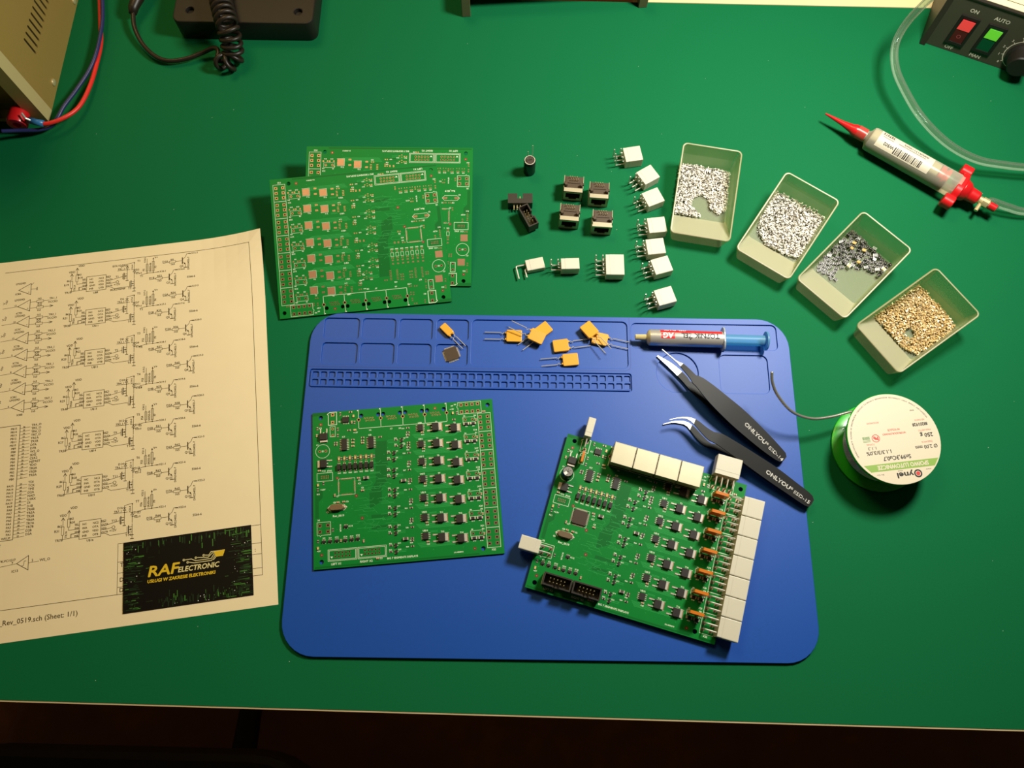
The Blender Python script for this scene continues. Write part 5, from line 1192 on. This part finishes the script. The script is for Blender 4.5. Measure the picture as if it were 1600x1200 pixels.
m.text('W502', 32, -4.2, 2.6, .05, 1, 180, 9, .12); m.text('0000917110005', 60, 3.4, 2.2, .05, 1, 180, 22, .05); m.text('387414', 29, 4.6, 2.8, .05, 1, 180, 10, .05)
m.line([(19, 1.6), (29, 1.6)], .5, .05, 2); m.line([(20, -.4), (29, -.4)], .5, .05, 2); m.line([(34, 0), (58, 0)], .6, .05, 2)
m.slice(st, [-10+.8*k for k in range(24)]); m.map(lambda a, b, e: (a, (rr+e)*sin(b/rr), (rr+e)*cos(b/rr)), st)
m.build('label', ['label_white', 'barcode', 'print_grey'], t, smooth=60)
m = MB()
fp = rrect(-9, -13, 9, 13, 8.5, 8)
m.prism(fp, Lb-2.5, Lb+3.5, 0, TX90)
for s_ in (-1, 1):
    m.prism(rrect(-5.5, s_*17-5.5, 5.5, s_*17+5.5, 4.5, 5), Lb-5.5, Lb+3.5, 0, TX90)
m.rev([(9.5, Lb+3.4), (8, Lb+8), (6, Lb+10), (5.4, Lb+18), (3.4, Lb+19)], 24, 0, TX90)
m.build('end_cap', 'red_plastic', t, bevel=.8, smooth=40)
m = MB(); m.rev([(3.2, Lb+18.5), (3.2, Lb+22), (4.0, Lb+22), (4.0, Lb+27), (3.0, Lb+27), (2.4, Lb+28), (2.4, Lb+33)], 12, 0, TX90); m.rev([(1.6, 0), (1.6, 6.5)], 10, 0, Matrix.Translation((Lb+22, -3, -1)) @ Matrix.Rotation(R(100), 4, 'X')); m.build('hose_fitting', 'brass', t, smooth=30)
m = MB(); m.rev([(3.1, Lb+28), (3.1, Lb+34)], 14, 0, TX90); m.build('red_ferrule', 'red_plastic', t, smooth=30)
h0 = Matrix.Rotation(ya, 3, 'Z') @ Vector((Lb+34.1, 0, 0))+Vector((A_.x, A_.y, 12.2))
hp = [h0, P(1548, 315, 11.5), P(1575, 324, 9), P(1605, 331, 6), P(1680, 330, 5), P(1740, 300, 6), P(1700, 268, 9), P(1620, 263, 12), P(1570, 258, 13), P(1525, 249, 15), P(1480, 224, 18), P(1440, 184, 22), P(1413, 140, 25), P(1399, 105, 27), P(1399, 70, 30), P(1415, 38, 40), P(1442, 8, 54), P(1465, -12, 64), P(1500, -40, 70), P(1560, -90, 70)]
m = MB(); m.tube(smooth_path(hp, 10), 3.3, 16); m.tube(smooth_path(hp, 10), 2.2, 12); o = m.build('air_hose', 'hose_clear', None, smooth=True)
tag(o, 'clear plastic air hose curving from the control box round to the red syringe cap', 'hose')

# ------------------------------------------------------------------ stool and chair on the floor in front
t = thing('stool', 'black stool frame in the dark below the bench, lower right', 'stool', (430, -330, -750))
fr = [Vector((-60, 130, 340)), Vector((60, 100, 340)), Vector((330, 60, 340))]
m = MB(); m.tube([(-80, 120, 10), (-85, 130, 420), (260, 90, 420), (265, 80, 10)], 13, 10); m.build('leg_frame', 'chair_black', t, smooth=40)
m = MB(); m.tube([(-80, -220, 10), (-85, -210, 420), (260, -240, 420), (265, -250, 10)], 13, 10); m.build('leg_frame', 'chair_black', t, smooth=40)
m = MB(); m.prism(rrect(-100, -250, 280, 60, 40, 5), 432, 470); m.build('seat', 'chair_black', t, bevel=12)
t = thing('office_chair', 'black office chair seat in the dark below the bench, lower left', 'chair', (-380, -330, -750))
m = MB(); m.prism(rrect(-220, -200, 220, 210, 90, 8), 410, 480); m.build('seat', 'chair_black', t, bevel=25, seg=4)
m = MB(); m.cyl((0, 0, 90), (0, 0, 412), 28, None, 16); m.build('column', 'chair_black', t)
for k in range(5):
    a = 2*pi*k/5+.3; m = MB(); m.tube([(0, 0, 100), (150*cos(a), 150*sin(a), 80), (290*cos(a), 290*sin(a), 62)], [24, 18, 14], 10); l_ = m.build('base_arm', 'chair_black', t, smooth=40)
    m = MB(); m.cyl((290*cos(a)-12*sin(a), 290*sin(a)+12*cos(a), 28), (290*cos(a)+12*sin(a), 290*sin(a)-12*cos(a), 28), 28, None, 16); m.build('caster', 'chair_black', l_)
